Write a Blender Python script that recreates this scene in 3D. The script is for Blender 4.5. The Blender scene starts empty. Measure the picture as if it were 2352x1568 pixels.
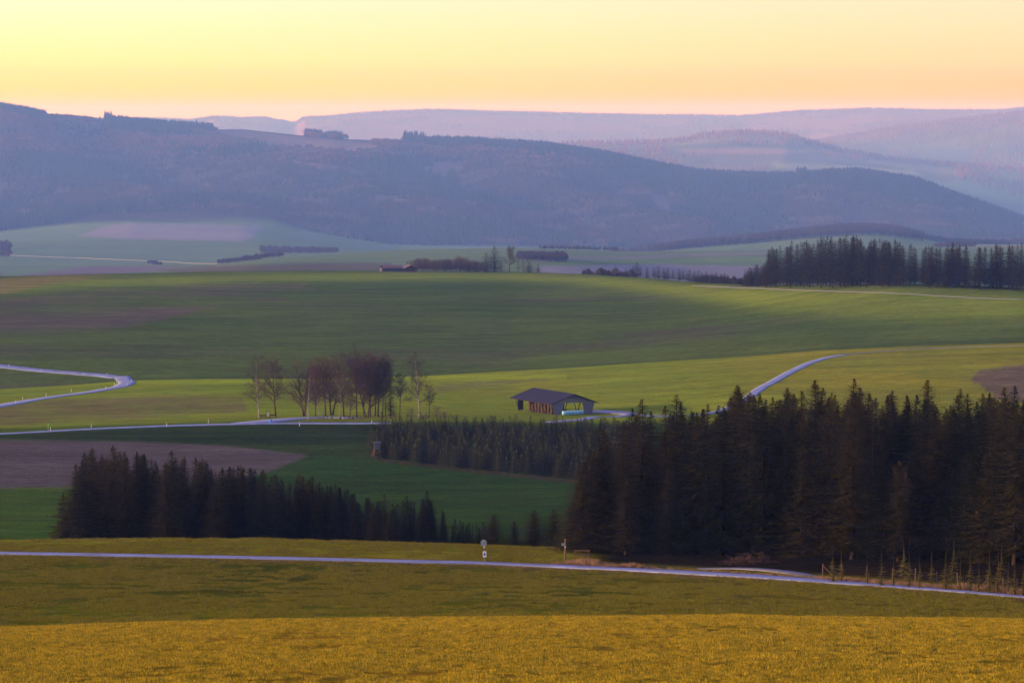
import bpy, math, random
import numpy as np
from mathutils import Vector, Matrix, Euler
from mathutils.bvhtree import BVHTree

random.seed(7)
RNG = np.random.default_rng(11)
SC = bpy.context.scene
COL = SC.collection

# ---------------------------------------------------------------- camera
F, CX, CY, HOR = 6533.3, 1176.0, 784.0, 258.0      # 100 mm lens on a 36 mm sensor, survey units 2352 wide
TH = math.atan((CY - HOR) / F)
CT, ST = math.cos(TH), math.sin(TH)
cam = bpy.data.cameras.new('camera')
cam.lens = 100; cam.sensor_width = 36; cam.clip_start = 0.5; cam.clip_end = 60000
camo = bpy.data.objects.new('camera', cam); COL.objects.link(camo)
camo.rotation_euler = (math.pi / 2 - TH, 0, 0)
SC.camera = camo

# ---------------------------------------------------------------- world, sun, exposure
EXPOSURE = 1.5
SKY_STRENGTH = 0.15
GAIN = SKY_STRENGTH * 2 ** EXPOSURE
SUN_EL, SUN_AZ = math.radians(8.0), math.radians(-103)
world = bpy.data.worlds.new('World'); SC.world = world; world.use_nodes = True
nt = world.node_tree; N = nt.nodes; L = nt.links
bg = N['Background']; bg.inputs[1].default_value = SKY_STRENGTH
sky = N.new('ShaderNodeTexSky'); sky.sky_type = 'NISHITA'; sky.sun_disc = False
sky.sun_elevation = SUN_EL; sky.sun_rotation = SUN_AZ
sky.dust_density = 1.5
tc = N.new('ShaderNodeTexCoord'); sx = N.new('ShaderNodeSeparateXYZ'); L.new(tc.outputs['Generated'], sx.inputs[0])
def ramp(stops, src, lo, hi):
    m = N.new('ShaderNodeMapRange'); m.inputs[1].default_value = lo; m.inputs[2].default_value = hi
    L.new(src, m.inputs[0])
    r = N.new('ShaderNodeValToRGB'); L.new(m.outputs[0], r.inputs[0])
    e = r.color_ramp.elements
    while len(e) < len(stops): e.new(0.5)
    for i, (p, c) in enumerate(stops):
        e[i].position = p; e[i].color = (*[v / 3.0 for v in c], 1)
    return r.outputs[0]
LEFT = [(0, (1.6, .78, .0)), (.06, (1.36, .80, .0)), (.16, (1.22, .86, .16)), (.24, (1.16, .90, .29)), (.33, (1.06, 1.00, .36)), (.55, (1.05, 1.06, .54)), (.75, (1.05, 1.06, .70)), (1, (1.0, 1.02, .85))]
RIGHT = [(0, (1.5, .56, .0)), (.06, (1.36, .58, .02)), (.16, (1.2, .62, .18)), (.24, (1.12, .65, .31)), (.33, (1.06, .73, .36)), (.55, (1.03, .80, .46)), (.75, (1.02, .84, .56)), (1, (.98, .88, .80))]
cl = ramp(LEFT, sx.outputs['Z'], 0.0, 0.055); cr = ramp(RIGHT, sx.outputs['Z'], 0.0, 0.055)
ax = N.new('ShaderNodeMapRange'); ax.interpolation_type = 'SMOOTHSTEP'
ax.inputs[1].default_value = -0.26; ax.inputs[2].default_value = 0.26; L.new(sx.outputs['X'], ax.inputs[0])
mx = N.new('ShaderNodeMix'); mx.data_type = 'RGBA'; L.new(ax.outputs[0], mx.inputs[0]); L.new(cl, mx.inputs[6]); L.new(cr, mx.inputs[7])
sc3 = N.new('ShaderNodeVectorMath'); sc3.operation = 'SCALE'; sc3.inputs[3].default_value = 3.0 / GAIN
L.new(mx.outputs[2], sc3.inputs[0])
up = N.new('ShaderNodeMapRange'); up.interpolation_type = 'SMOOTHSTEP'
up.inputs[1].default_value = 0.05; up.inputs[2].default_value = 0.30; L.new(sx.outputs['Z'], up.inputs[0])
mx2 = N.new('ShaderNodeMix'); mx2.data_type = 'RGBA'; L.new(up.outputs[0], mx2.inputs[0])
tint = N.new('ShaderNodeVectorMath'); tint.operation = 'MULTIPLY'; tint.inputs[1].default_value = (1.14, .70, 1.20)
L.new(sky.outputs[0], tint.inputs[0]); L.new(sc3.outputs[0], mx2.inputs[6]); L.new(tint.outputs[0], mx2.inputs[7])
L.new(mx2.outputs[2], bg.inputs[0])

sun = bpy.data.lights.new('sun', 'SUN'); sun.energy = 3.9; sun.angle = math.radians(0.6); sun.color = (1.0, .52, .16)
suno = bpy.data.objects.new('sun', sun); COL.objects.link(suno)
sd = Vector((math.sin(SUN_AZ) * math.cos(SUN_EL), math.cos(SUN_AZ) * math.cos(SUN_EL), math.sin(SUN_EL)))
suno.rotation_euler = sd.to_track_quat('Z', 'Y').to_euler()
suno.location = sd * 500

vs = SC.view_settings; vs.view_transform = 'Standard'; vs.look = 'None'; vs.gamma = 1; vs.exposure = EXPOSURE; vs.use_curve_mapping = False
SC.render.engine = 'CYCLES'
cy = SC.cycles
cy.use_denoising = True
try: cy.denoiser = 'OPENIMAGEDENOISE'; cy.denoising_prefilter = 'ACCURATE'
except Exception: pass
cy.max_bounces = 4; cy.diffuse_bounces = 2; cy.glossy_bounces = 2; cy.volume_bounces = 0; cy.transparent_max_bounces = 4
cy.sample_clamp_indirect = 4

# ---------------------------------------------------------------- helpers
def smooth(x, a, b):
    t = np.clip((x - a) / (b - a), 0, 1); return t * t * (3 - 2 * t)
def vnoise(x, y, seed=0):
    xi = np.floor(x); yi = np.floor(y); fx = x - xi; fy = y - yi
    xi = xi.astype(np.int64); yi = yi.astype(np.int64)
    def h(i, j):
        n = (i * 374761393 + j * 668265263 + seed * 1442695041) & 0xffffffff
        n = ((n ^ (n >> 13)) * 1274126177) & 0xffffffff
        n = n ^ (n >> 16)
        return (n & 0xffffff) / float(0xffffff) * 2 - 1
    u = fx * fx * fx * (fx * (fx * 6 - 15) + 10); v = fy * fy * fy * (fy * (fy * 6 - 15) + 10)
    return (h(xi, yi) * (1 - u) + h(xi + 1, yi) * u) * (1 - v) + (h(xi, yi + 1) * (1 - u) + h(xi + 1, yi + 1) * u) * v
def fbm(x, y, oct=4, seed=0):
    s = 0; a = 1; t = 0
    for i in range(oct):
        s = s + a * vnoise(x * 2 ** i + 17.3 * i, y * 2 ** i - 9.1 * i, seed + i); t += a; a *= .5
    return s / t

def tag(o, label=None, cat=None, group=None, kind=None):
    if label: o['label'] = label
    if cat: o['category'] = cat
    if group: o['group'] = group
    if kind: o['kind'] = kind
    return o
def link(name, me, parent=None):
    o = bpy.data.objects.new(name, me); COL.objects.link(o)
    if parent is not None: o.parent = parent
    return o
def empty(name, loc, rz=0.0, sc=(1, 1, 1)):
    o = bpy.data.objects.new(name, None); COL.objects.link(o)
    o.location = loc; o.rotation_euler = (0, 0, rz); o.scale = sc; o.empty_display_size = .3
    return o
class MB:
    """collects faces for ONE mesh"""
    def __init__(s): s.v = []; s.f = []; s.m = []
    def add(s, vs, fs, mi=0):
        b = len(s.v); s.v += [tuple(p) for p in vs]; s.f += [tuple(b + i for i in f) for f in fs]; s.m += [mi] * len(fs)
    def box(s, c, d, mi=0, rot=None):
        c = Vector(c); hx, hy, hz = d[0] / 2, d[1] / 2, d[2] / 2
        p = [Vector((x, y, z)) for z in (-hz, hz) for y in (-hy, hy) for x in (-hx, hx)]
        if rot is not None: p = [rot @ q for q in p]
        s.add([c + q for q in p], [(0, 2, 3, 1), (4, 5, 7, 6), (0, 1, 5, 4), (2, 6, 7, 3), (0, 4, 6, 2), (1, 3, 7, 5)], mi)
    def bar(s, a, b, w, d=None, mi=0):
        a = Vector(a); b = Vector(b); t = b - a; q = t.to_track_quat('Z', 'X').to_matrix()
        s.box((a + b) / 2, (w, d or w, t.length), mi, q)
    def tube(s, pts, rads, n=6, mi=0, cap=True):
        ring = []; b = len(s.v)
        for i, p in enumerate(pts):
            p = Vector(p); t = Vector(pts[min(i + 1, len(pts) - 1)]) - Vector(pts[max(i - 1, 0)])
            q = t.to_track_quat('Z', 'Y').to_matrix()
            for k in range(n):
                a = 2 * math.pi * k / n
                s.v.append(tuple(p + q @ Vector((math.cos(a) * rads[i], math.sin(a) * rads[i], 0))))
        for i in range(len(pts) - 1):
            for k in range(n):
                a0 = b + i * n + k; a1 = b + i * n + (k + 1) % n
                s.f.append((a0, a1, a1 + n, a0 + n)); s.m.append(mi)
        if cap and n > 2:
            s.f.append(tuple(b + k for k in range(n - 1, -1, -1))); s.m.append(mi)
            s.f.append(tuple(b + (len(pts) - 1) * n + k for k in range(n))); s.m.append(mi)
    def mesh(s, name, mats, smooth_=False):
        me = bpy.data.meshes.new(name); me.from_pydata(s.v, [], s.f)
        for m in (mats if isinstance(mats, (list, tuple)) else [mats]): me.materials.append(m)
        me.polygons.foreach_set('material_index', s.m)
        if smooth_: me.polygons.foreach_set('use_smooth', [True] * len(s.f))
        me.update(); return me
    def build(s, name, mats, parent=None, smooth_=False):
        return link(name, s.mesh(name, mats, smooth_), parent)

def mat(name, col, rough=.85, var=.25, scale=3.0, spec=.2, objvar=0.0, col2=None, transl=0.0, bump=0.0, stretch=None, metal=0.0):
    m = bpy.data.materials.new(name); m.use_nodes = True
    n = m.node_tree.nodes; l = m.node_tree.links
    b = n['Principled BSDF']; b.inputs['Roughness'].default_value = rough
    b.inputs['Specular IOR Level'].default_value = spec; b.inputs['Metallic'].default_value = metal
    t = n.new('ShaderNodeTexCoord'); no = n.new('ShaderNodeTexNoise'); no.inputs['Scale'].default_value = scale; no.inputs['Detail'].default_value = 5
    if stretch:
        mp = n.new('ShaderNodeMapping'); mp.inputs['Scale'].default_value = stretch
        l.new(t.outputs['Object'], mp.inputs[0]); l.new(mp.outputs[0], no.inputs['Vector'])
    else: l.new(t.outputs['Object'], no.inputs['Vector'])
    r = n.new('ShaderNodeValToRGB'); l.new(no.outputs[0], r.inputs[0])
    c2 = col2 or tuple(c * (1 - var) for c in col)
    r.color_ramp.elements[0].position = .32; r.color_ramp.elements[1].position = .68
    r.color_ramp.elements[0].color = (*c2, 1); r.color_ramp.elements[1].color = (*[c * (1 + var * .6) for c in col], 1)
    out = r.outputs[0]
    if objvar:
        oi = n.new('ShaderNodeObjectInfo'); hs = n.new('ShaderNodeHueSaturation'); mr = n.new('ShaderNodeMapRange')
        mr.inputs[3].default_value = 1 - objvar; mr.inputs[4].default_value = 1 + objvar
        l.new(oi.outputs['Random'], mr.inputs[0]); l.new(mr.outputs[0], hs.inputs['Value']); l.new(out, hs.inputs['Color']); out = hs.outputs[0]
    l.new(out, b.inputs['Base Color'])
    if bump:
        bp = n.new('ShaderNodeBump'); bp.inputs['Strength'].default_value = bump; l.new(no.outputs[0], bp.inputs['Height']); l.new(bp.outputs[0], b.inputs['Normal'])
    if transl:
        tr = n.new('ShaderNodeBsdfTranslucent'); mi = n.new('ShaderNodeMixShader'); mi.inputs[0].default_value = transl
        l.new(out, tr.inputs[0]); l.new(b.outputs[0], mi.inputs[1]); l.new(tr.outputs[0], mi.inputs[2])
        l.new(mi.outputs[0], n['Material Output'].inputs[0])
    return m

# ---------------------------------------------------------------- ground: one height field
def ratio(py):
    t = (py - CY) / F
    return (-ST - t * CT) / (CT - t * ST), CT - t * ST       # z/Y and forward/Y factor
def ratio2(py):
    t = (py - CY) / F; k = (-ST - t * CT) / (CT - t * ST)
    return k, CT - k * ST
def ip(pts, x):
    p = sorted(pts); return np.interp(x, [q[0] for q in p], [q[1] for q in p])
def c(v): return [(0, v)]
RIDGE_A = [(-900, 300), (-400, 262), (-100, 246), (0, 246), (60, 254), (100, 264), (200, 272), (240, 278), (360, 290), (490, 298), (560, 297), (700, 312), (800, 322), (930, 324), (1100, 330),
           (1250, 341), (1400, 364), (1500, 386), (1600, 404), (1700, 410), (1830, 412), (1900, 405), (1980, 404), (2100, 424), (2200, 462), (2352, 514), (2500, 550), (3200, 580)]
RIDGE_M = [(-900, 345), (1200, 345), (1250, 338), (1320, 332), (1500, 329), (1560, 325), (1620, 312), (1700, 306), (1800, 311), (1880, 336), (1950, 352), (2060, 372), (2352, 392), (3200, 400)]
RIDGE_R = [(-900, 350), (1700, 345), (1850, 330), (2000, 305), (2060, 294), (2120, 288), (2200, 277), (2352, 257), (2600, 254), (3200, 262)]
RIDGE_F = [(-900, 262), (0, 275), (380, 275), (440, 279), (500, 270), (560, 274), (610, 272), (650, 280), (680, 285), (700, 272), (760, 270), (830, 262), (900, 258), (1000, 255), (1100, 258), (1250, 261),
           (1350, 264), (1500, 267), (1600, 267), (1700, 269), (1780, 262), (1850, 257), (2000, 252), (2150, 256), (2290, 256), (2352, 250), (2600, 252), (3200, 258)]
ROAD_Y = [(-800, 312), (0, 302), (1176, 300), (1500, 290), (1760, 276), (2352, 247), (2700, 232), (3300, 215)]
ROAD_P = [(-800, 1262), (-100, 1268), (0, 1270), (300, 1275), (600, 1281), (900, 1288), (1110, 1293), (1300, 1301), (1500, 1310), (1760, 1325), (2050, 1345), (2352, 1370), (2700, 1402), (3300, 1460)]
def ry(d): return [(x, y + d) for x, y in ROAD_Y]
def py_(d): return [(x, y + d) for x, y in ROAD_P]
CREST_Y = [(-800, 1850), (0, 1900), (500, 2040), (900, 2150), (1176, 2150), (1300, 2060), (1450, 1890), (1600, 1710), (1750, 1560), (1900, 1470), (2100, 1420), (2352, 1400), (3200, 1400)]
CREST_P = [(-800, 645), (0, 638), (200, 632), (500, 625), (900, 622), (1176, 626), (1300, 629), (1400, 633), (1500, 640), (1600, 650), (1700, 655), (1900, 657), (2100, 655), (2352, 665), (3200, 680)]
LIT_P = [(-800, 900), (0, 893), (160, 884), (300, 874), (420, 872), (560, 870), (800, 867), (1000, 862), (1176, 852), (1350, 842), (1500, 833), (1700, 820), (1900, 806), (2100, 798), (2352, 791), (3200, 770)]
def off(p, d): return [(x, y + d) for x, y in p]
def mul(p, k): return [(x, y * k) for x, y in p]
KN = [
 (c(12), c(1960)), (c(40), c(1700)), (c(80), c(1585)),
 (c(150), [(0, 1441), (600, 1426), (1176, 1419), (1700, 1415), (2352, 1424)]),
 (c(168), [(0, 1444), (1176, 1424), (2352, 1427)]),
 (c(196), [(0, 1438), (600, 1424), (1176, 1418), (1800, 1418), (2352, 1428)]),
 (c(222), [(0, 1390), (1176, 1385), (1700, 1385), (2352, 1405)]),
 (ry(-8), off(ROAD_P, 14)), (ry(0), py_(0)), (ry(6), py_(-6.5)),
 (ry(28), [(-800, 1236), (0, 1241), (300, 1239), (600, 1240), (1176, 1257), (1330, 1263), (1400, 1270), (1600, 1279), (1850, 1290), (2352, 1312), (3200, 1340)]),
 (c(385), [(0, 1268), (600, 1268), (1176, 1280), (1400, 1286), (2352, 1300)]),
 (c(430), [(0, 1270), (2352, 1290)]),
 (c(490), [(0, 1215), (600, 1225), (1176, 1225), (2352, 1230)]),
 (c(600), [(0, 1122), (2352, 1112)]),
 (c(690), [(-800, 1035), (0, 1040), (1176, 1036), (1500, 1040), (2352, 1045)]),
 ([(-800, 735), (0, 744), (400, 758), (700, 764), (3200, 764)], [(-800, 1012), (0, 996), (200, 985), (400, 977), (600, 972), (1000, 972), (1600, 975), (2352, 985)]),
 ([(-800, 752), (0, 762), (400, 776), (700, 783), (3200, 783)], [(-800, 1004), (0, 988), (200, 977), (400, 970), (600, 965), (1000, 962), (1600, 963), (2352, 970)]),
 (c(850), [(-800, 960), (0, 948), (300, 943), (600, 940), (1100, 948), (1300, 951), (1500, 950), (1700, 935), (1900, 930), (2352, 925)]),
 (c(960), [(-800, 915), (0, 912), (300, 900), (600, 893), (1176, 892), (1500, 876), (1760, 858), (2000, 846), (2352, 836)]),
 (c(1060), LIT_P),
 (c(1150), off([(x, y) for x, y in LIT_P], 3)),
 (c(1270), [(-800, 815), (0, 800), (600, 805), (1176, 800), (1500, 785), (1900, 750), (2352, 730)]),
 (CREST_Y, CREST_P),
 (mul(CREST_Y, 1.08), off(CREST_P, 4)),
 (mul(CREST_Y, 1.3), off(CREST_P, 22)),
 (c(3100), [(-800, 640), (0, 640), (300, 636), (430, 628), (600, 612), (900, 618), (1176, 612), (1300, 611), (1600, 640), (2352, 640)]),
 (c(4100), [(-800, 618), (0, 612), (300, 610), (500, 606), (650, 590), (900, 574), (1176, 571), (1450, 579), (1750, 576), (2352, 568)]),
 (c(4600), [(-800, 600), (0, 596), (300, 597), (500, 600), (650, 592), (900, 577), (1176, 575), (1450, 582), (1750, 579), (2100, 573), (2352, 564)]),
 (c(5600), [(-800, 565), (0, 562), (300, 560), (600, 560), (770, 572), (900, 580), (1176, 579), (1400, 588), (1500, 578), (1600, 565), (1750, 552), (1850, 538), (1950, 528), (2040, 528), (2110, 546), (2170, 560), (2352, 562)]),
 (c(6700), [(-800, 530), (0, 534), (200, 519), (300, 514), (560, 518), (750, 543), (900, 566), (1176, 574), (1600, 576), (2352, 576)]),
 (c(7700), [(-800, 440), (0, 455), (600, 440), (1176, 455), (1500, 480), (1900, 480), (2100, 500), (2352, 545)]),
 ([(-800, 9400), (0, 9200), (1100, 8900), (1600, 8500), (2000, 8200), (2500, 8200), (3200, 8200)], RIDGE_A),
 ([(-800, 10200), (0, 10100), (1100, 9800), (1600, 9400), (2000, 9100), (2500, 9100), (3200, 9100)], off(RIDGE_A, 26)),
 (c(11000), [(-800, 360), (1176, 362), (1500, 385), (1800, 392), (2000, 410), (2200, 452), (2352, 490), (3200, 500)]),
 (c(11700), [(-800, 352), (1176, 352), (1500, 350), (1800, 352), (2000, 380), (2150, 400), (2210, 402), (2352, 450), (3200, 440)]),
 (c(12900), RIDGE_M),
 (c(14200), off(RIDGE_M, 12)),
 (c(16200), RIDGE_R),
 (c(17600), off(RIDGE_R, 9)),
 (c(21500), RIDGE_F),
 (c(24000), off(RIDGE_F, 30)),
]
rows = []
for a, b, n in ((2.0, 60, 24), (60, 160, 84), (160, 350, 90), (350, 1200, 190), (1200, 2600, 95), (2600, 7000, 95), (7000, 24000, 150)):
    rows += list(np.exp(np.linspace(math.log(a), math.log(b), n, endpoint=False)))
rows = np.array(rows + [24000.0])
cols = np.concatenate([np.linspace(-.70, -.20, 40, endpoint=False), np.linspace(-.20, .20, 580), np.linspace(.20, .70, 41)[1:]])
SK = 1.7
def SW(y): return np.where(np.asarray(y, float) > 2600, 2600 + (np.asarray(y, float) - 2600) * SK, y)     # far country: distances stretched so the near haze stays thin
def IW(y): return np.where(np.asarray(y, float) > 2600, 2600 + (np.asarray(y, float) - 2600) / SK, y)
rows = SW(rows)
def terrain_ratio(a, R):
    """height / distance -> heights on the (R x a) grid by monotone cubic through the knots"""
    K = len(KN) + 1; nc = len(a)
    YK = np.zeros((K, nc)); ZK = np.zeros((K, nc))
    YK[0] = 1.0; ZK[0] = -1.75
    for i, (yd, yp) in enumerate(KN):
        px = CX + F * a
        for _ in range(3):
            yy = ip(yp, px); k, f = ratio2(yy); px = CX + F * a * f
        YK[i + 1] = SW(ip(yd, px))
        yy = ip(yp, px); k, f = ratio2(yy); ZK[i + 1] = k * YK[i + 1]
    h = np.diff(YK, axis=0); dl = np.diff(ZK, axis=0) / h
    m = np.zeros_like(ZK)
    w1 = 2 * h[1:] + h[:-1]; w2 = h[1:] + 2 * h[:-1]
    same = (dl[:-1] * dl[1:]) > 0
    with np.errstate(divide='ignore', invalid='ignore'):
        hm = (w1 + w2) / (w1 / dl[:-1] + w2 / dl[1:])
    m[1:-1] = np.where(same, hm, 0); m[0] = dl[0]; m[-1] = dl[-1]
    Z = np.zeros((len(R), nc))
    for j in range(nc):
        i = np.clip(np.searchsorted(YK[:, j], R) - 1, 0, K - 2)
        t = (R - YK[i, j]) / h[i, j]
        Z[:, j] = ((1 + 2 * t) * (1 - t) ** 2 * ZK[i, j] + t * (1 - t) ** 2 * h[i, j] * m[i, j] + t * t * (3 - 2 * t) * ZK[i + 1, j] + t * t * (t - 1) * h[i, j] * m[i + 1, j])
    return Z, YK
# smooth the survey curves across columns a little
Z, YK = terrain_ratio(cols, rows)
def blurc(A, s):
    r = int(3 * s) + 1; k = np.exp(-.5 * (np.arange(-r, r + 1) / s) ** 2); k /= k.sum()
    P = np.pad(A, ((0, 0), (r, r)), 'edge'); return sum(k[i] * P[:, i:i + A.shape[1]] for i in range(2 * r + 1))
inner = (cols > -.2001) & (cols < .2001)
Z1 = Z.copy(); Z1[:, inner] = blurc(Z[:, inner], 1.2)
Z2 = Z.copy(); Z2[:, inner] = blurc(Z[:, inner], 9.0)
wz = (smooth(rows, 1090, 1300) * (1 - smooth(IW(rows), 5200, 6500)))[:, None] * .9 + (smooth(rows, 380, 450) * (1 - smooth(rows, 1000, 1060)))[:, None] * .5
Z = Z1 * (1 - wz) + Z2 * wz
Yg = rows[:, None] * np.ones_like(cols)[None]; Xg = Yg * cols[None]; Yi = IW(Yg)
# relief that the survey curves leave out
nearw = smooth(Yg, 30, 90)
Z += nearw * (0.10 * fbm(Xg / 9, Yg / 14, 3, 5)) * (1 - smooth(Yg, 240, 330))
roadw = np.clip(np.abs(Yg - YK[9][None] * 1.0) / 14, 0, 1)
Z += smooth(Yg, 420, 560) * (1 - smooth(Yi, 5000, 6500)) * 0.45 * fbm(Xg / 70, Yg / 90, 3, 9) * np.clip(np.abs(Yg - YK[17][None]) / 30, 0, 1)
Z += smooth(Yg, 1100, 1400) * (1 - smooth(Yi, 5000, 6500)) * 1.3 * fbm(Xg / 160, Yg / 260, 3, 19) * np.clip(np.abs(Yg / YK[24][None] - 1) / .1, 0, 1)
# spurs and gullies on the mountain side
iA = 1 + 32
foot, rid = YK[iA - 2][None], YK[iA][None]
sA = np.clip((Yg - foot) / (rid - foot), 0, 1.15)
wA = np.sin(np.pi * np.clip(sA, 0, 1)) ** .8
wx = Xg + 260 * fbm(Xg / 900, Yg / 900, 2, 31) + .35 * (Yg - 8000)
rd = 1 - np.abs(fbm(wx / 950, Yg / 2600, 3, 33)) * 2.4
Z += wA * (rd * 52 - 15) + wA * 20 * fbm(Xg / 290, Yg / 380, 3, 35)
far = smooth(Yi, 11000, 12500)
Z += far * 24 * fbm(Xg / 900, Yg / 900, 4, 41) * np.minimum.reduce([np.clip(np.abs(Yg / YK[q][None] - 1) / .05, .12, 1) for q in (37, 39, 41)])
nr, ncl = Z.shape
verts = np.stack([Xg, Yg, Z], -1).reshape(-1, 3)
idx = np.arange(nr * ncl).reshape(nr, ncl)
quads = np.stack([idx[:-1, :-1], idx[:-1, 1:], idx[1:, 1:], idx[1:, :-1]], -1).reshape(-1, 4)
def np_mesh(name, V, Q):
    me = bpy.data.meshes.new(name); k = Q.shape[1]
    me.vertices.add(len(V)); me.vertices.foreach_set('co', V.astype(np.float32).ravel())
    me.loops.add(len(Q) * k); me.loops.foreach_set('vertex_index', Q.astype(np.int32).ravel())
    me.polygons.add(len(Q)); me.polygons.foreach_set('loop_start', np.arange(0, len(Q) * k, k, dtype=np.int32))
    me.update(calc_edges=True); me.validate(); return me
gme = np_mesh('ground', verts, quads)
gme.polygons.foreach_set('use_smooth', np.ones(len(quads), bool))
ground = link('ground', gme); tag(ground, kind='structure')
BVH = BVHTree.FromPolygons([Vector(v) for v in verts.tolist()], quads.tolist())
def pxdir(px, py):
    u = (px - CX) / F; t = (py - CY) / F
    return Vector((u, CT - t * ST, -ST - t * CT))
def hit(px, py, ymin=0.0):
    d = pxdir(px, py); o = d * (ymin / d.y)
    r = BVH.ray_cast(o, d.normalized())
    return r[0]
def gz(x, y):
    r = BVH.ray_cast(Vector((x, y, 400)), Vector((0, 0, -1)))
    return r[0].z if r[0] is not None else -100.0
def at(px, Y):
    """ground point seen in column px at distance Y"""
    x = (px - CX) / F * Y
    for _ in range(3):
        z = gz(x, Y); x = (px - CX) / F * (Y * CT - z * ST)
    return Vector((x, Y, z))
def ztop(px, py, Y):
    d = pxdir(px, py); return d.z / d.y * Y
# ---------------------------------------------------------------- what grows where (albedo, some sunlight and shade painted in)
V3 = verts
fwd = V3[:, 1] * CT - V3[:, 2] * ST
PX = CX + F * V3[:, 0] / fwd
PY = CY - F * (V3[:, 1] * ST + V3[:, 2] * CT) / fwd
YV = IW(V3[:, 1]); XV = V3[:, 0]
def poly(pts, y0, y1, jit=0.0):
    s = 0
    for o in (-2.6, -1.5, -.5, .5, 1.5, 2.6): s = s + poly1(pts, y0, y1, jit, o)
    return s / 6
def poly1(pts, y0, y1, jit, o):
    px = PX + o * 1.3 + (jit * 3 * vnoise(PX / 14, PY / 5, 77) if jit else 0); py = PY + o + (jit * vnoise(PX / 17, PY / 6, 78) if jit else 0)
    sel = (YV > y0) & (YV < y1)
    inside = np.zeros(len(px), bool); n = len(pts)
    for i in range(n):
        xa, ya = pts[i]; xb, yb = pts[(i + 1) % n]
        if ya == yb: continue
        cr = ((ya > py) != (yb > py)) & (px < (xb - xa) * (py - ya) / (yb - ya) + xa)
        inside ^= cr
    return (inside & sel).astype(float)
def band(y0, y1, s0, s1): return smooth(YV, y0, y0 + s0) * (1 - smooth(YV, y1 - s1, y1))
COLR = np.zeros((len(V3), 3)); COLR[:] = (.10, .13, .035)
def lay(mask, c1, c2=None, sx=40, sy=40, seed=3, oct=4):
    m = mask[:, None]
    if c2 is None: colr = np.array(c1)[None]
    else:
        t = np.clip(.5 + .9 * fbm(XV / sx, YV / sy, oct, seed), 0, 1)[:, None]
        colr = np.array(c1)[None] * (1 - t) + np.array(c2)[None] * t
    COLR[:] = COLR * (1 - m) + colr * m
one = np.ones(len(V3))
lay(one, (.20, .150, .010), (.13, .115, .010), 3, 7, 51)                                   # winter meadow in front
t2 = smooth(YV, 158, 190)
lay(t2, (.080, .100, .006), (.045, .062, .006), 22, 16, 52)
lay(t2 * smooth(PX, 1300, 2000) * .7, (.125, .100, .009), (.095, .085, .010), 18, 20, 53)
rdY = np.interp(PX, [q[0] for q in ROAD_Y], [q[1] for q in ROAD_Y])
dr = YV - rdY
lay(smooth(dr, 1, 3), (.150, .165, .009), (.115, .140, .010), 12, 9, 54)
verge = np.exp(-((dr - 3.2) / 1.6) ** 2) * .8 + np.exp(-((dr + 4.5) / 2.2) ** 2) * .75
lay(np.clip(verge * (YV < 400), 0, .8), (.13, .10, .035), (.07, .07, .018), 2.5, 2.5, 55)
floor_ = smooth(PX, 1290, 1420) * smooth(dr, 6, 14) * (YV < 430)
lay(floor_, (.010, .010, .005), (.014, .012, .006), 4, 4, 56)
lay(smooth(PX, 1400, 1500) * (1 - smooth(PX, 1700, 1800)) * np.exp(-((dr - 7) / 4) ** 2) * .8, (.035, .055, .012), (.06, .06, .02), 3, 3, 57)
vall = smooth(YV, 350, 400)
lay(vall, (.018, .052, .008), (.025, .062, .008), 60, 50, 58)                              # deep green meadow, the hollow wood's cast shade mixed in
lay(vall * smooth(PX, 700, 400) * 0 + vall * (1 - smooth(PX, 60, 500)) * .7, (.040, .105, .009), (.05, .10, .009), 40, 30, 59)
plough = poly([(-900, 1012), (0, 1009), (150, 1010), (300, 1013), (420, 1018), (520, 1023), (620, 1033), (712, 1042), (704, 1047), (640, 1075), (560, 1098), (400, 1110), (0, 1121), (-900, 1125)], 540, 800, .8)
lay(plough, (.075, .078, .066), (.060, .062, .055), 60, 12, 60)
lay(plough * np.exp(-((PY - 1021 - .01 * PX) / 2.2) ** 2) * .6, (.065, .055, .05))
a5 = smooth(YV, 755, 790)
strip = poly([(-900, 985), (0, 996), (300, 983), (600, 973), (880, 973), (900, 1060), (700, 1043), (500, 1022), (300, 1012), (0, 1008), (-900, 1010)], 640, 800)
lay(strip, (.016, .034, .008), (.025, .052, .009), 50, 16, 61)  # field below the road, darkened in colour for the shadow across it
lay(a5, (.110, .200, .010), (.145, .205, .014), 45, 60, 62)                                # lit meadow behind the lay-by, sunlight raised in its albedo
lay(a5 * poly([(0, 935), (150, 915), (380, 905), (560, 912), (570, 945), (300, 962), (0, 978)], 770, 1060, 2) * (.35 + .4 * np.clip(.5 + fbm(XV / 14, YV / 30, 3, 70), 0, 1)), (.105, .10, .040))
lay(a5 * np.exp(-((PY - 873 + .012 * (PX - 560)) / 6) ** 2) * (PX < 1300) * .6, (.22, .36, .010))  # bright crest strip: grazing sunlight painted into the grass
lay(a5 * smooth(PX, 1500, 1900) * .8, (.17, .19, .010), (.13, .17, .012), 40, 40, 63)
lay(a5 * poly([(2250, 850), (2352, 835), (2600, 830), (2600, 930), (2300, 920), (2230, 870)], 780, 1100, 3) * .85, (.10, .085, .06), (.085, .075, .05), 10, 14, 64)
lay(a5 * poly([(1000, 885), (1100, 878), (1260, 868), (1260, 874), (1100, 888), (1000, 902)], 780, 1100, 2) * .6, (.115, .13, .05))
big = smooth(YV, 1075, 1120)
lay(big, (.034, .078, .010), (.058, .102, .013), 190, 120, 65)                             # the long dark slope
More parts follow.
